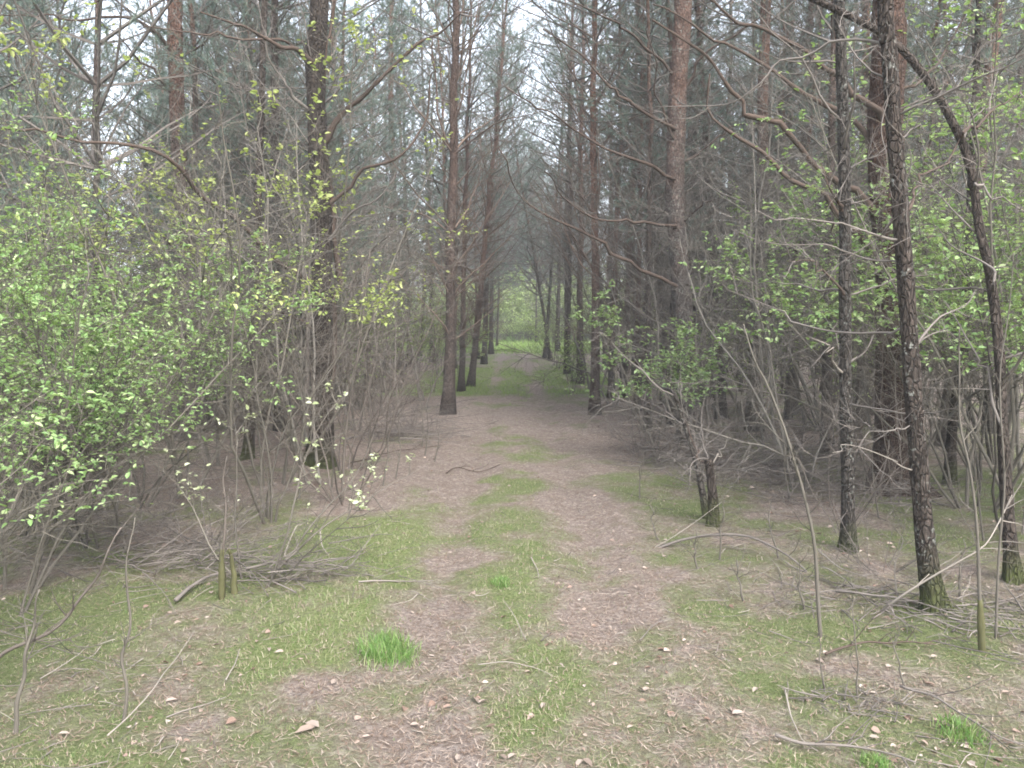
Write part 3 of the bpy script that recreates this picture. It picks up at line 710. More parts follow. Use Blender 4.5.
# left thicket, near
SL = [shrub_var(301, 2.3, .8, 8, 9, .030, 'leaf', lean=.6, leaf_from=.36, per=20, sub=8), shrub_var(302, 2.6, .8, 8, 9, .029, 'leaf', lean=.45, leaf_from=.34, per=20, sub=8), shrub_var(303, 1.9, .8, 7, 7, .028, 'leaf_cool', lean=.7, leaf_from=.34, per=16, sub=7)]
for (v, x, y, r, s, lab) in [
    (0, -2.75, 3.55, .3, .95, 'big bright green leafy shrub closest to the camera at the left edge'),
    (2, -2.75, 4.15, 1.7, .95, 'lower spreading darker green shrub in front of the left thicket'),
    (1, -2.95, 4.6, 2.6, 1.0, 'tall bright green shrub right behind the nearest left shrub'),
    (0, -2.95, 5.6, 4.0, 1.0, 'bright green shrub in the middle of the left thicket'),
    (1, -3.6, 5.6, 5.1, 1.05, 'tall green shrub at the back left edge of the left thicket'),
    (1, -4.3, 6.9, 2.2, 1.25, 'tallest green shrub at the left edge, reaching up to the needles'),
    (1, -4.6, 8.2, .3, 1.3, 'pale green shrub far back at the left edge'),
    (0, -3.3, 6.8, .9, 1.1, 'green shrub behind the left thicket, in front of the red pine')]:
    place_shrub(SL[v], x, y, lab, 'leafy shrubs of the left thicket', r, s)
SY = shrub_var(311, 3.4, .7, 5, 7, .036, 'leaf_young', lean=.45, leaf_from=.5, per=18, sub=6)
place_shrub(SY, -1.95, 6.3, 'sapling with yellow green young leaves in front of the thick shaggy tree', None, 1.2, .92, 'young_sapling', 'sapling')
place_shrub(SY, -2.3, 7.6, 'sapling with yellow green leaves left of the shaggy tree trunk', None, 2.7, 1.05, 'young_sapling', 'sapling')
place_shrub(SY, -3.0, 7.2, 'taller sapling with yellow green leaves high up at the far left', None, 3.9, 1.25, 'young_sapling', 'sapling')
place_shrub(SY, -2.45, 9.4, 'sapling with yellow green leaves around the top of the shaggy tree', None, 5.2, 1.5, 'young_sapling', 'sapling')
SP = shrub_var(321, 1.15, .6, 6, 4, .028, 'leaf_pale', lean=.95, leaf_from=.35, per=7, sub=3, upright=.1)
place_shrub(SP, -1.6, 4.75, 'low bare shrub with whitish pale leaf sprays beside the mossy stub', None, 2.9, 1.1, 'pale_shrub', 'shrub')
# right
SR = [shrub_var(331, 2.3, .8, 7, 7, .050, 'leaf_cool', lean=.65, leaf_from=.36, per=14, sub=6), shrub_var(332, 4.3, .9, 7, 10, .043, 'leaf', lean=.45, leaf_from=.32, per=18, sub=7), shrub_var(333, 3.6, .9, 7, 9, .042, 'leaf', lean=.5, leaf_from=.3, per=18, sub=7)]
place_shrub(SR[0], 1.75, 8.9, 'leafy green bush in front of the big flaky pine', None, .4, .88)
place_shrub(SR[1], 3.9, 6.6, 'tall light green leafy shrub at the upper right, behind the arching stem', None, 1.0, 1.0)
place_shrub(SR[2], 4.6, 7.6, 'broad leafy shrub behind the arching stem at the right edge', None, 3.0, 1.05)
place_shrub(SR[1], 3.7, 5.7, 'leafy shrub close behind the arching right edge stem', None, 3.1, .9)
place_shrub(SR[2], 5.0, 6.6, 'leafy shrub at the right edge, below the tall ones', None, 1.1, 1.1)
place_shrub(SR[1], 5.4, 8.8, 'tall leafy shrub far behind the right edge stem', None, 2.0, 1.2)
place_shrub(SR[1], 4.7, 6.0, 'tall leafy shrub cut off by the upper right edge', None, 5.0, 1.1)
place_shrub(SR[1], 4.4, 11., 'tall pale green shrub behind the thick brown trunk', None, .3, 1.2)
# bare thickets
SB = [shrub_var(341, 2.6, .8, 7, 0, 0, 'leaf', lean=.5, per=13, sub=6, thick=.8, stem_mat='bare', wig=.2), shrub_var(342, 1.0, .8, 14, 0, 0, 'leaf', lean=1.0, per=9, sub=5, upright=.1, thick=.8, stem_mat='dead'),
      shrub_var(343, 3.4, .6, 5, 1, .035, 'leaf_young', lean=.22, per=12, sub=4, leaf_from=.4, thick=.9, stem_mat='shoot')]
place_shrub(SB[0], -1.45, 6.9, 'bare upright grey brown thicket right of the shaggy tree', None, .2, .95, 'bare_shrub')
place_shrub(SB[0], -1.75, 8.4, 'second bare thicket close behind the shaggy tree', None, 2.2, 1.0, 'bare_shrub')
place_shrub(SB[0], -1.75, 10.6, 'bare thicket at the left track side, before the leaning pine', None, 4.2, .75, 'bare_shrub')
place_shrub(SB[1], -1.5, 11.4, 'low grey tangle of twigs left of the leaning pine', None, 1.0, .9, 'bare_shrub')
place_shrub(SB[1], 1.55, 9.3, 'low grey tangle of twigs below the big flaky pine', None, 1.0, .9, 'bare_shrub')
place_shrub(SB[1], 1.95, 7.6, 'low grey tangle of twigs behind the snapped stump', None, 3.0, .9, 'bare_shrub')
place_shrub(SB[1], 2.9, 8.4, 'wide grey twig tangle in front of the right wood', None, 4.0, 1.0, 'bare_shrub')
place_shrub(SB[0], 3.3, 6.9, 'bare thin thicket between the grey trunk and the thick brown trunk', None, 5.0, .8, 'bare_shrub')
place_shrub(SB[1], -2.2, 5.6, 'low grey twig tangle behind the mossy stub', None, 2.5, .8, 'bare_shrub')
place_shrub(SB[0], 2.5, 5.9, 'bare thin thicket in front of the thin grey trunk', None, 3.3, .5, 'bare_shrub')
place_shrub(SB[1], 2.35, 5.0, 'small bare twig tangle at the foot of the thin grey trunk', None, 5.3, .6, 'bare_shrub')

TB = [shrub_var(345+i, h, .6, n, 0, 0, 'leaf', lean=.3, per=26, sub=8, thick=1.25, stem_mat='veil', wig=.14) for i, (h, n) in enumerate([(4.6, 3), (5.6, 2), (3.8, 4)])]
for q, (x, y, s_) in enumerate([(-3.2, 8.6, 1.), (-2.6, 9.8, 1.05), (-4.4, 9.2, 1.1), (-2.2, 11.4, 1.), (-3.6, 11.8, 1.2), (-5.4, 10.6, 1.2), (-2.9, 13.2, 1.2), (-1.9, 13.0, .9), (-1.75, 15.6, 1.), (-4.6, 13.4, 1.3), (-1.9, 7.6, .8), (-6.2, 9.4, 1.2),
                                (2.4, 10.8, 1.), (3.0, 9.2, 1.), (3.9, 9.6, 1.1), (2.1, 12.6, 1.), (3.1, 12.2, 1.2), (4.4, 11.6, 1.2), (1.9, 14.8, 1.), (2.9, 14.6, 1.2), (5.4, 10.4, 1.2), (3.8, 7.7, .9), (5.2, 8.2, 1.1), (1.75, 17., 1.1), (4.2, 14.2, 1.3), (6.4, 12., 1.3), (2.7, 7.4, .75)]):
    sd = 'left' if x < 0 else 'right'
    place_shrub(TB[q % 3], x, y, f'tall leafless sapling with a veil of fine grey twigs {sd} of the track', f'tall leafless saplings {sd} of the track', q*2.1, s_, 'bare_sapling', 'sapling')
# ------------------------------------------------------------------ the wood behind: pines in planted rows, undergrowth
def free(x, y, r=.9): return all((x-a)**2+(y-b)**2 > r*r for a, b in used)
def zone(x, y):
    side = 'left' if x < 0 else 'right'
    dep = 'among the undergrowth' if y < 17 else ('deep in the wood' if y < 30 else 'far back in the wood')
    return side, dep
rg = np.random.default_rng(77); cnt = [0, 0]
row = 0
for side in (-1, 1):
    for r in range(0, 18):
        xr = side*(1.55+r*1.75)
        yy = 8.6+rg.random()*1.5
        if r == 0: yy = 23; xr = side*1.6
        while yy < 52:
            x = xr+rg.normal()*.28; y = yy
            yy += (1.45+1.2*rg.random())*(1 if yy < 24 else 1.75)*(1.5 if r == 0 else 1)
            if abs(x) > .68*y+1.2 or abs(x) < 1.3: continue
            if y < 10.5 and abs(x) < 3.2: continue
            if 38 < y and abs(x) < 12: continue
            if x < 0 and y < 20 and x/y < -.24: continue
            if x > 0 and 13 < y < 44 and rg.random() < .34: continue
            if y > 15 and (abs(x/y+.50) < .05 or abs(x/y-.43) < .02): continue
            if not free(x, y): continue
            used.append((x, y)); sd, dp = zone(x, y)
            v = int(rg.integers(0, 6)); s = .78+.4*rg.random(); tl = rg.normal(scale=.045, size=2)
            lab = f'brown pine trunk with dead side branches {dp} {sd} of the track'; grp = f'pines {dp} {sd} of the track'
            if r == 0: place_pine(AISLE[v % 2], x, y, f'pine at the {sd} edge of the track with long branches arching over it', f'arching pines at the {sd} edge of the track', rg.random()*6.28, tl, .9+.25*rg.random()); cnt[0] += 1
            elif y < 27 and rg.random() < (.30 if x < 0 else .05): place_pine(YOUNG[v % 3], x, y, f'young pine with low green needle branches {dp} {sd} of the track', f'young pines {dp} {sd} of the track', rg.random()*6.28, tl, s); cnt[0] += 1
            elif y < 27: place_pine(VAR[v], x, y, lab, grp, rg.random()*6.28, tl, s); cnt[0] += 1
            else: place_pine(LOW[v % 4], x, y, lab, grp, rg.random()*6.28, tl, s); cnt[1] += 1
for q in range(400):
    y = 8.8+13*rg.random(); x = -(.22+.46*rg.random())*y
    if not free(x, y, 1.15) or (abs(x/y+.50) < .06 and y > 9.5): continue
    used.append((x, y)); place_pine(YOUNG[q % 3] if q % 4 else VAR[5], x, y, 'slender young pine with low blue green needles behind the left thicket', 'young pines behind the left thicket', q*1.9, tuple(rg.normal(scale=.045, size=2)), (.7+.5*rg.random()))
    q_left = q_left+1 if 'q_left' in globals() else 1
    if q_left >= 34: break
for q in range(400):
    y = 11+13*rg.random(); x = (.17+.5*rg.random())*y
    if not free(x, y, 1.1) or (abs(x/y-.43) < .02 and y > 15): continue
    used.append((x, y)); place_pine(YOUNG[q % 3], x, y, 'slender young pine with low green needles in the right wood', 'young pines in the right wood', q*1.9, tuple(rg.normal(scale=.045, size=2)), (.7+.5*rg.random()))
    q_right = q_right+1 if 'q_right' in globals() else 1
    if q_right >= 4: break
for q in range(300):
    y = 9.5+7*rg.random(); x = (.17+.34*rg.random())*y
    if not free(x, y, .8) or (y < 11 and x < 2.6): continue
    used.append((x, y)); place_pine(VAR[(2, 4)[q % 2]], x, y, 'slim pole like pine trunk in the stand right of the track', 'slim pines right of the track', q*1.9, tuple(rg.normal(scale=.04, size=2)), .62+.25*rg.random())
    q_slim = q_slim+1 if 'q_slim' in globals() else 1
    if q_slim >= 14: break
import mathutils
for q, (x, y, dg, sc_) in enumerate([(1.5, 31, -9, 1.05), (-1.6, 35, 8, 1.1)]):
    o = place_pine(AISLE[q % 2], x, y, 'pine leaning over the far track, its crown closing the gap', 'pines leaning over the far track', 0, (0, 0), sc_)
    o.rotation_euler = (mathutils.Matrix.Rotation(math.radians(dg), 3, 'Y') @ mathutils.Matrix.Rotation(q*1.3, 3, 'Z')).to_euler()
print('pines', cnt)

# undergrowth in the wood
UG = [shrub_var(351, 2.4, .8, 6, 4, .07, 'leaf_far', lean=.5, hi=False, per=10, sub=4, leaf_from=.15), shrub_var(352, 3.4, .8, 6, 4, .075, 'leaf_far', lean=.4, hi=False, per=10, sub=4, leaf_from=.12),
      SB[0], SB[2], SB[1]]
ug = 0
for q in range(1600):
    y = 8.5+31*rg.random()**.8; x = (rg.random()*2-1)*(.66*y+1)
    if abs(x) < 1.75+.01*y or (y < 11 and abs(x) < 2.6): continue
    if not free(x, y, .45): continue
    if ug >= 260: break
    used.append((x, y)); ug += 1
    pr = [.16, .14, .38, .26, .06] if x > 0 else [.38, .34, .12, .12, .04]
    v = int(rg.choice(5, p=pr)); sd, dp = zone(x, y)
    if v < 2: place_shrub(UG[v], x, y, f'light green leafy undergrowth shrub {dp} {sd} of the track', f'leafy undergrowth {dp} {sd} of the track', rg.random()*6.28, .75+.5*rg.random())
    else: place_shrub(UG[v], x, y, f'bare twiggy undergrowth shrub {dp} {sd} of the track', f'bare undergrowth {dp} {sd} of the track', rg.random()*6.28, .7+.5*rg.random(), 'bare_shrub')

for q, (x, y, sc_) in enumerate([(-1.45, 21.5, .7), (1.5, 20.4, .75), (-1.5, 26.5, .8), (1.45, 25.5, .85), (-1.5, 32, .95), (1.5, 30.5, .9), (1.9, 37, .9), (-1.9, 39, .9), (1.25, 16.8, .6), (-1.75, 17.5, .6), (2.2, 43, .9), (-2.2, 44, .9)]):
    sd = 'left' if x < 0 else 'right'
    place_shrub(UG[0] if q % 3 else SB[2], x, y, f'leafy bush hugging the {sd} edge of the far track', f'bushes along the {sd} edge of the far track', q*1.3, sc_)
for q, (x, y, sc_) in enumerate([(-4.5, 68, 1.2), (-2.2, 71, 1.3), (.3, 69, 1.25), (2.6, 72, 1.3), (4.6, 67, 1.2), (-.8, 75, 1.4), (1.6, 76, 1.4), (-3.4, 77, 1.4)]):
    place_pine(AISLE[q % 2], x, y, 'hazy pine closing the view behind the bright clearing at the far end', 'pines behind the far clearing', q*1.1, (0, 0), sc_)
# the far wood, read as one mass
def merged(meshes, spots, name):
    """one mesh out of many far trees"""
    mb = MB(); mats = []; slot = {}
    cache = {}
    for m in meshes:
        v = np.empty(len(m.vertices)*3, np.float32); m.vertices.foreach_get('co', v); v = v.reshape(-1, 3)
        lt = np.empty(len(m.polygons), np.int32); m.polygons.foreach_get('loop_total', lt)
        ls = np.empty(len(m.polygons), np.int32); m.polygons.foreach_get('loop_start', ls)
        li = np.empty(len(m.loops), np.int32); m.loops.foreach_get('vertex_index', li)
        mi = np.empty(len(m.polygons), np.int32); m.polygons.foreach_get('material_index', mi)
        cache[m.name] = (v, lt, ls, li, mi)
        for mt in m.materials:
            if mt.name not in slot: slot[mt.name] = len(mats); mats.append(mt)
    for (ms, x, y, r, s) in spots:
        for m in ms:
            v, lt, ls, li, mi = cache[m.name]; c, sn = math.cos(r), math.sin(r)
            w = np.stack([v[:, 0]*c-v[:, 1]*sn, v[:, 0]*sn+v[:, 1]*c, v[:, 2]], -1)*s+np.array([x, y, float(height(x, y))])
            base = mb.n; mb.v.append(w.astype(np.float32)); mb.n += len(w)
            for kk in (3, 4):
                sel = lt == kk
                if sel.any():
                    f = li[ls[sel][:, None]+np.arange(kk)]; mb.f[kk].append(f.astype(np.int64)+base)
                    mb.m[kk].append(np.array([slot[mt.name] for mt in m.materials], np.int32)[mi[sel]])
    return mb.mesh(name, mats, smooth=False)
FU = shrub_var(361, 3.6, 1., 6, 4, .16, 'leaf_far', lean=.5, hi=False, per=7, sub=3, leaf_from=.08)
spots_far = []
for q in range(330):
    y = 50+60*rg.random(); x = (rg.random()*2-1)*(.66*y+3)
    if abs(x) < (12 if y < 70 else 0) or abs(x/y+.50) < .05: continue
    v = LOW[int(rg.integers(0, 4))]; spots_far.append(([v['trunk'], v['crown']], x, y, rg.random()*6.28, .85+.35*rg.random()))
for q in range(260):
    y = 42+66*rg.random(); x = (rg.random()*2-1)*(.66*y+3)
    if abs(x) < (8 if y < 64 else 0): continue
    spots_far.append(([FU[0], FU[1]], x, y, rg.random()*6.28, .7+.8*rg.random()))
for q in range(60):
    spots_far.append(([FU[0], FU[1]], -7+14*rg.random(), 53+6*rg.random(), rg.random()*6.28, .35+.35*rg.random()))
for q in range(110):
    spots_far.append(([FU[0], FU[1]], -10+20*rg.random(), 58+14*rg.random(), rg.random()*6.28, .8+.9*rg.random()))
for q in range(90):
    v = LOW[int(rg.integers(1, 3))]; spots_far.append(([v['trunk'], v['crown']], -8+16*rg.random(), 76+14*rg.random(), rg.random()*6.28, 1.1+.45*rg.random()))
tag(link('far_wood', merged([m for v in LOW for m in (v['trunk'], v['crown'])]+[FU[0], FU[1]], spots_far, 'far_wood')),
    'hazy mass of far pines and green undergrowth closing the view behind the clearing', 'wood', None, 'stuff')

# ------------------------------------------------------------------ saplings, stubs, sticks
def stem(name, label, cat, px, d, r, mat='shoot', twigs=6, tl=.25, seed=0, moss=None, d1=None, group=None):
    rg_ = np.random.default_rng(500+seed); pts = poly(px, d, d1); b = pts[0].copy(); b[2] = float(height(b[0], b[1])); pts[0] = b-np.array([0, 0, .05])
    P = resample(pts, 22); P = P+(np.stack([vnoise(np.linspace(0, 6, 22), np.full(22, s+.5), seed) for s in range(3)], -1)-.5)*np.linspace(0, .05, 22)[:, None]
    t = thing(name, label, cat, b, group)
    mb = MB(); tubes(mb, P, np.linspace(r, r*.3, 22), 7, 0, .12, rg_)
    if twigs: dress(mb, P, r, rg_, twigs, tl, 0, .3, 2, .7, .35)
    link('stem', mb.mesh('stem', M[mat], origin=b), t)
    if moss:
        q = P[:max(3, int(22*moss))]; mb = MB(); tubes(mb, resample(q, 10), r*1.45*np.array([.75, 1.0, 1.2, 1.25, 1.2, 1.3, 1.2, 1.1, .95, .7]), 9, 0, .45, rg_)
        link('moss_sleeve', mb.mesh('moss_sleeve', M['mossy'], origin=b), t)
    return t
stem('sapling', 'bare forked sapling with pale top in front of the thin grey trunk', 'sapling', [(821, 650), (816, 574), (809, 519), (791, 449), (774, 394), (757, 360), (745, 322)], 3.95, .011, 'shoot', 12, .3, 1)
stem('sapling', 'thin bare sapling before the sticks at the lower right', 'sapling', [(857, 722), (857, 660), (858, 600)], 3.3, .005, 'shoot', 5, .15, 2)
stem('sapling', 'short bare shoot at the foot of the forked sapling', 'sapling', [(826, 715), (823, 680), (820, 640)], 3.4, .006, 'shoot', 3, .12, 3)
stem('sapling', 'small slanting bare shoot between the thin sapling and the dark flecked pine', 'sapling', [(909, 715), (903, 680), (893, 640)], 3.4, .006, 'shoot', 5, .2, 4)
stem('sapling', 'thin stem with a mossy green sleeve at its foot, lower right', 'sapling', [(982, 672), (980, 600), (976, 520), (965, 440), (960, 330)], 3.75, .010, 'shoot', 10, .3, 5, moss=.27)
stem('sapling', 'slim straight stem just right of the moss sleeved one', 'sapling', [(995, 655), (998, 560), (1004, 480), (1000, 380), (1010, 250)], 3.9, .007, 'shoot', 10, .3, 6)
stem('sapling', 'thin dark stem with a bend at the lower left corner', 'sapling', [(122, 742), (128, 690), (122, 655), (131, 610), (128, 560), (130, 520)], 3.1, .008, 'shoot', 6, .22, 7)
stem('sapling', 'thin crooked stem at the far lower left edge', 'sapling', [(15, 745), (20, 690), (28, 640), (40, 590)], 3.0, .010, 'shoot', 8, .3, 8)
stem('leaning_stem', 'dark stem leaning in from the left edge, kinked at its end', 'dead tree', [(-40, 685), (0, 655), (50, 630), (78, 595), (98, 570), (112, 540), (120, 527)], 3.35, .011, 'bare', 9, .3, 9)
stem('sapling', 'mossy footed thin stem beside the mossy stub', 'sapling', [(222, 612), (221, 575), (225, 530), (223, 490), (229, 455)], 4.5, .011, 'bare', 12, .3, 10, moss=.45)
stem('tree_stub', 'short dead stub covered in brown and green moss', 'tree stub', [(235, 603), (233, 575), (228, 547)], 4.6, .026, 'mossy', 0, .1, 11)
stem('sapling', 'slim dark stem in front of the bare thicket, left of the track', 'sapling', [(342, 505), (345, 440), (352, 390), (362, 320), (372, 250)], 6.9, .013, 'bare', 16, .4, 12)
for q, (a, b_, c, e) in enumerate([(382, 487, 388, 425), (395, 478, 399, 410), (372, 470, 360, 400), (424, 458, 426, 400), (434, 462, 437, 420), (452-30, 447, 418, 390), (300, 500, 292, 430), (285, 480, 283, 400), (268, 520, 262, 450), (332, 490, 326, 440)]):
    stem('shoot', 'thin dead upright shoot in the brown litter left of the track', 'shoot', [(a, b_), ((a+c)/2+3, (b_+e)/2), (c, e)], float(gp(a, b_)[1]), .010, 'shoot', 5, .2, 20+q, group='dead shoots left of the track')
for q, (a, b_, c, e) in enumerate([(740, 470, 745, 380), (760, 455, 752, 370), (735, 448, 745, 330), (790, 500, 785, 420), (865, 500, 868, 400), (880, 520, 872, 440), (930, 520, 925, 430), (985, 540, 975, 430), (720, 560, 727, 500), (780, 560, 770, 500), (806, 610, 800, 560), (745, 600, 740, 560), (700, 570, 694, 530), (960, 600, 965, 540), (640, 500, 646, 450), (660, 540, 652, 500)]):
    stem('shoot', 'thin bare upright shoot on the mossy floor right of the track', 'shoot', [(a, b_), ((a+c)/2-3, (b_+e)/2), (c, e)], float(gp(a, b_)[1]), .008, 'shoot', 6, .22, 40+q, group='bare shoots right of the track')

def stick(label, px, r, mat='pale', lift=.02, twigs=4, tl=.2, seed=0, name='fallen_branch', cat='fallen branch', lifts=None, group=None):
    rg_ = np.random.default_rng(700+seed); P = np.array([gp(*p) for p in px]); P[:, 2] = height(P[:, 0], P[:, 1])+lift
    if lifts is not None: P = np.array([pt(p[0], p[1], l) for p, l in zip(px, lifts)])
    b = P[0].copy(); P = resample(P, 18); mb = MB(); r = r*.72
    if lifts is None: P[:, 2] = height(P[:, 0], P[:, 1])+lift*.9+r*.5
    tubes(mb, P, np.linspace(r, r*.4, 18), 6, 0, .15, rg_)
    if twigs:
        B, D, i1, t1 = spawn(P[None], twigs, .2, .95, .7, rg_, .75); D[:, 2] = np.abs(D[:, 2])*.6
        tubes(mb, walk(B, D, tl*(.5+.8*rg_.random(len(B))), 5, 0, .15, rg_), taper(len(B), 5, min(r*.5, .004)), 3, 0, rg=rg_)
    tag(link(name, mb.mesh(name, M[mat], origin=b), loc=b), label, cat, group)
stick('long pale bent branch propped between the ground and the right edge stem', [(876, 615), (900, 597), (930, 578), (965, 558), (985, 545), (1000, 520), (1012, 495)], .009, 'pale', 0, 9, .35, 1, lifts=[4.3, 4.2, 4.15, 4.1, 4.1, 4.2, 4.3])
stick('curved grey branch arched above the moss, left of the thin grey trunk', [(648, 552), (690, 538), (740, 535), (775, 548), (800, 565), (822, 588)], .016, 'dead', 0, 6, .3, 2, lifts=[5.6, 5.55, 5.4, 5.2, 5.0, 4.9])
stick('pale thin stick pointing at the camera on the right verge', [(785, 690), (790, 715), (800, 738), (818, 752)], .006, 'pale', .02, 1, .1, 3)
stick('dark branch along the bottom edge at right', [(775, 742), (820, 748), (870, 752), (915, 768)], .010, 'dead', .03, 6, .25, 4)
stick('thin pale stick across the middle strip of the track', [(478, 668), (505, 668), (530, 671), (552, 680)], .004, 'pale', .02, 1, .08, 5)
stick('tiny white stick on the middle strip farther up', [(531, 563), (536, 572), (539, 580)], .006, 'pale', .02, 0, .1, 6)
stick('dark stick across the left half of the track far up', [(446, 474), (456, 469), (480, 469), (500, 467)], .010, 'limb', .02, 4, .2, 7)
stick('long thin pale stick slanting over moss at the lower left', [(108, 748), (150, 706), (170, 676), (195, 640)], .005, 'pale', .05, 1, .1, 8)
stick('short pale stick on the moss left of the tall grass tuft', [(226, 686), (234, 672), (240, 655)], .005, 'pale', .03, 1, .08, 9)
stick('thick brown log end lying left of the mossy stub', [(176, 605), (195, 590), (215, 580), (250, 576)], .019, 'dead', .03, 4, .3, 10)
stick('long brown branch on top of the stick pile right of the stub', [(246, 585), (268, 580), (290, 577), (316, 578)], .012, 'dead', .10, 4, .25, 11)
stick('pale forked stick leaning in the left stick pile', [(280, 570), (288, 545), (296, 527), (302, 524)], .008, 'pale', .0, 2, .2, 12, lifts=[5.3, 5.35, 5.4, 5.5])
stick('pale stick slanting down on the left stick pile', [(320, 530), (322, 545), (329, 556)], .007, 'pale', 0, 1, .1, 13, lifts=[5.5, 5.4, 5.3])
stick('long grey dead branch at the back of the left brown litter', [(345, 447), (375, 440), (410, 436), (440, 440)], .014, 'dead', .08, 6, .3, 14)
stick('brown dead branch on the litter below the bare thicket', [(350, 467), (380, 459), (420, 452), (440, 450)], .012, 'limb', .05, 5, .3, 15)
stick('grey branch among needles behind the lowest right sticks', [(835, 600), (870, 606), (910, 612), (960, 628)], .010, 'dead', .05, 6, .3, 16)
stick('brown branch lying in front of the dark flecked pine', [(825, 660), (862, 650), (905, 648), (935, 652)], .010, 'limb', .03, 6, .3, 17)
stick('pale curved stick at the foot of the thin grey trunk', [(818, 562), (840, 578), (870, 588), (905, 598)], .007, 'pale', .06, 4, .25, 18)
stick('second pale curved stick at the foot of the thin grey trunk', [(822, 575), (850, 592), (880, 600)], .006, 'pale', .05, 3, .2, 19)
stick('thin pale stick slanting left of the snapped stump', [(640, 555), (668, 540), (695, 522), (722, 502)], .005, 'pale', 0, 3, .2, 20, lifts=[5.6, 5.6, 5.7, 5.8])
stick('pale twig standing up among the needles beside the dark flecked pine', [(897, 595), (895, 565), (903, 540), (893, 528)], .006, 'pale', 0, 4, .2, 21, lifts=[4.4, 4.4, 4.4, 4.4])
stick('grey stick on the right rut edge', [(640, 640), (655, 628), (672, 622)], .004, 'dead', .02, 1, .1, 22)
stick('brown stick lying under the right corner shrubs', [(900, 690), (940, 705), (985, 735), (1020, 748)], .008, 'dead', .02, 5, .25, 23)
stick('mossy log lying across the moss at the right, far behind the trunks', [(700, 437), (750, 436), (800, 436), (860, 437)], .02, 'dead', .1, 5, .3, 24)
def pile(label, px, py, rx, ry, h, n, L, seed, mat='dead'):
    rg_ = np.random.default_rng(800+seed); c = gp(px, py); x = c[0]+rg_.normal(scale=rx*.45, size=n); y = c[1]+rg_.normal(scale=ry*.45, size=n)
    z = height(x, y)+.01+h*rg_.random(n)**1.5; a = rg_.normal(scale=.8, size=n)+(rg_.random(n) < .4)*1.5
    D = np.stack([np.cos(a), np.sin(a), rg_.normal(scale=.12, size=n)+.03], -1); mb = MB()
    P = walk(np.stack([x, y, z], -1), D, L*(.3+.9*rg_.random(n)), 6, 0, .08, rg_); P[:, :, 2] = np.maximum(P[:, :, 2], height(P[:, :, 0], P[:, :, 1])+.006)
    tubes(mb, P, taper(n, 6, .0018+.0045*rg_.random(n)**2.5, .4), 4, 0, rg=rg_)
    B, D2, i1, t1 = spawn(P, 3, .1, 1, .7, rg_); tubes(mb, walk(B, D2, L*.25*(.3+rg_.random(len(B))), 4, .1, .15, rg_), taper(len(B), 4, .0016, .5), 3, 0, rg=rg_)
    tag(link('brush_pile', mb.mesh('brush_pile', M[mat], origin=c), loc=c), label, 'brush pile')
pile('brown brush pile right of the mossy stub', 285, 580, .55, .3, .14, 80, .5, 1)
pile('grey heap of dead twigs in front of the left thicket', 170, 565, .6, .5, .12, 130, .6, 2)
pile('grey brush pile at the left track side before the leaning pine', 395, 440, .8, .9, .35, 160, .9, 3)
pile('grey brush heap behind the snapped stump', 765, 480, .9, .8, .35, 260, .9, 4)
pile('thin scatter of dead sticks around the dark flecked pine', 880, 610, .8, .6, .05, 110, .35, 5)
pile('brush heap left of the thick brown trunk', 830, 500, .9, .8, .22, 160, .8, 6)
pile('scattered twigs under the lower right shoots', 850, 705, .3, .15, .02, 45, .16, 7)
pile('grey brush heap at the foot of the flaky pine', 665, 465, .5, .8, .3, 160, .7, 8)
pile('dead twigs lying behind the thicket at the left edge', 60, 540, .9, .9, .25, 140, .8, 9)
pile('sticks strewn below the right edge stem', 1000, 620, .5, .5, .06, 60, .5, 10)

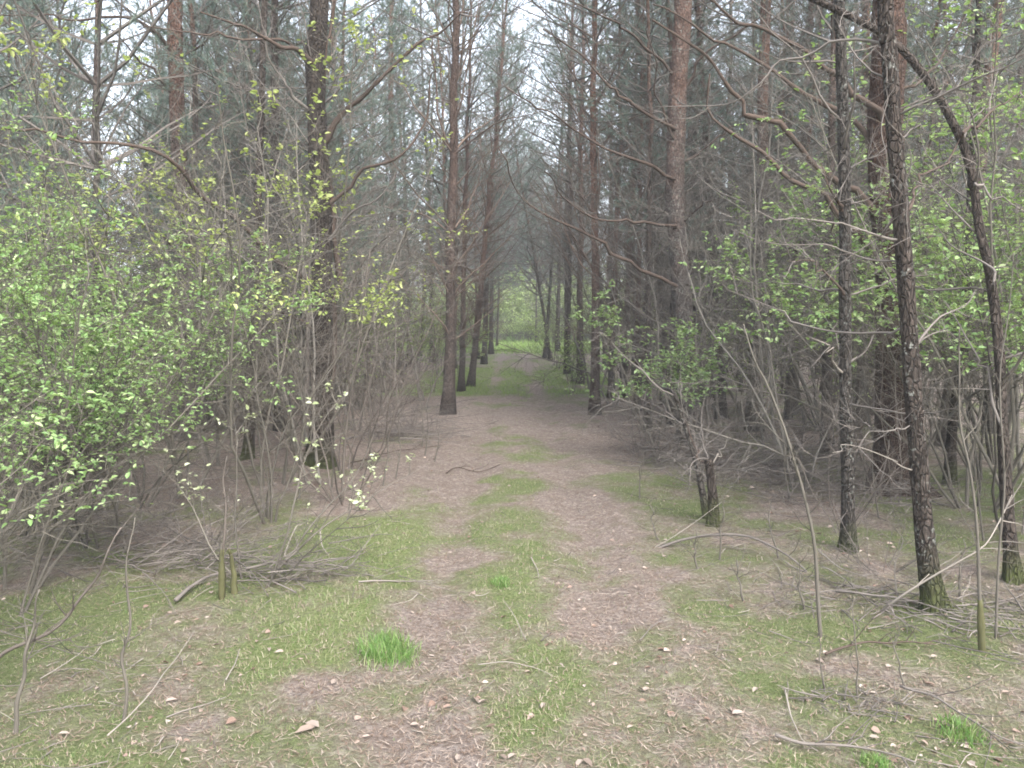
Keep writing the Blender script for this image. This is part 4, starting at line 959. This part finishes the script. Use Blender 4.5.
# ------------------------------------------------------------------ haze, sky, light
mb = MB(); lo, hi = np.array([-265, -60, -1.6]), np.array([265, 280, 25.])
v = np.array([[(lo, hi)[i][0], (lo, hi)[j][1], (lo, hi)[k][2]] for i in (0, 1) for j in (0, 1) for k in (0, 1)])
mb.add(v, [[0, 1, 3, 2], [4, 6, 7, 5], [0, 4, 5, 1], [2, 3, 7, 6], [0, 2, 6, 4], [1, 5, 7, 3]])
hm = bpy.data.materials.new('haze'); hm.use_nodes = True; hm.node_tree.nodes.clear()
ho = hm.node_tree.nodes.new('ShaderNodeOutputMaterial'); hv = hm.node_tree.nodes.new('ShaderNodeVolumePrincipled')
hv.inputs['Color'].default_value = (.86, .91, .96, 1); hv.inputs['Density'].default_value = .0024; hv.inputs['Anisotropy'].default_value = .1
hm.node_tree.links.new(hv.outputs[0], ho.inputs['Volume'])
tag(link('haze', mb.mesh('haze', hm, smooth=False)), None, None, None, 'stuff')

W = bpy.data.worlds.new('World'); S.world = W; W.use_nodes = True
nt = W.node_tree; nt.nodes.clear()
sky = nt.nodes.new('ShaderNodeTexSky'); sky.sky_type = 'NISHITA'; sky.sun_disc = False
EL, AZ = math.radians(52), math.radians(150)
sky.sun_elevation = EL; sky.sun_rotation = AZ; sky.dust_density = 3.; sky.air_density = 1.
hsn = nt.nodes.new('ShaderNodeHueSaturation'); hsn.inputs['Saturation'].default_value = .42
bg = nt.nodes.new('ShaderNodeBackground'); bg.inputs['Strength'].default_value = .15
wo = nt.nodes.new('ShaderNodeOutputWorld')
nt.links.new(sky.outputs[0], hsn.inputs['Color']); nt.links.new(hsn.outputs[0], bg.inputs['Color']); nt.links.new(bg.outputs[0], wo.inputs['Surface'])
sl = bpy.data.lights.new('sun', 'SUN'); sl.energy = 1.0; sl.angle = math.radians(25); sl.color = (1, .98, .95)
so = bpy.data.objects.new('sun', sl); C.objects.link(so)
# direction to the sun: azimuth measured like the sky's sun_rotation (from +Y towards +X)
sd = np.array([math.sin(AZ)*math.cos(EL), math.cos(AZ)*math.cos(EL), math.sin(EL)])
import mathutils
so.rotation_euler = mathutils.Vector(sd).to_track_quat('Z', 'Y').to_euler()

S.view_settings.view_transform = 'Standard'; S.view_settings.look = 'None'; S.view_settings.gamma = 1; S.view_settings.use_curve_mapping = False
S.view_settings.exposure = 2.38
cy = S.cycles
cy.max_bounces = 6; cy.diffuse_bounces = 3; cy.glossy_bounces = 1; cy.transmission_bounces = 4; cy.volume_bounces = 0; cy.transparent_max_bounces = 8
cy.use_denoising = True; cy.filter_width = 1.8
cy.use_adaptive_sampling = True; cy.adaptive_threshold = .02
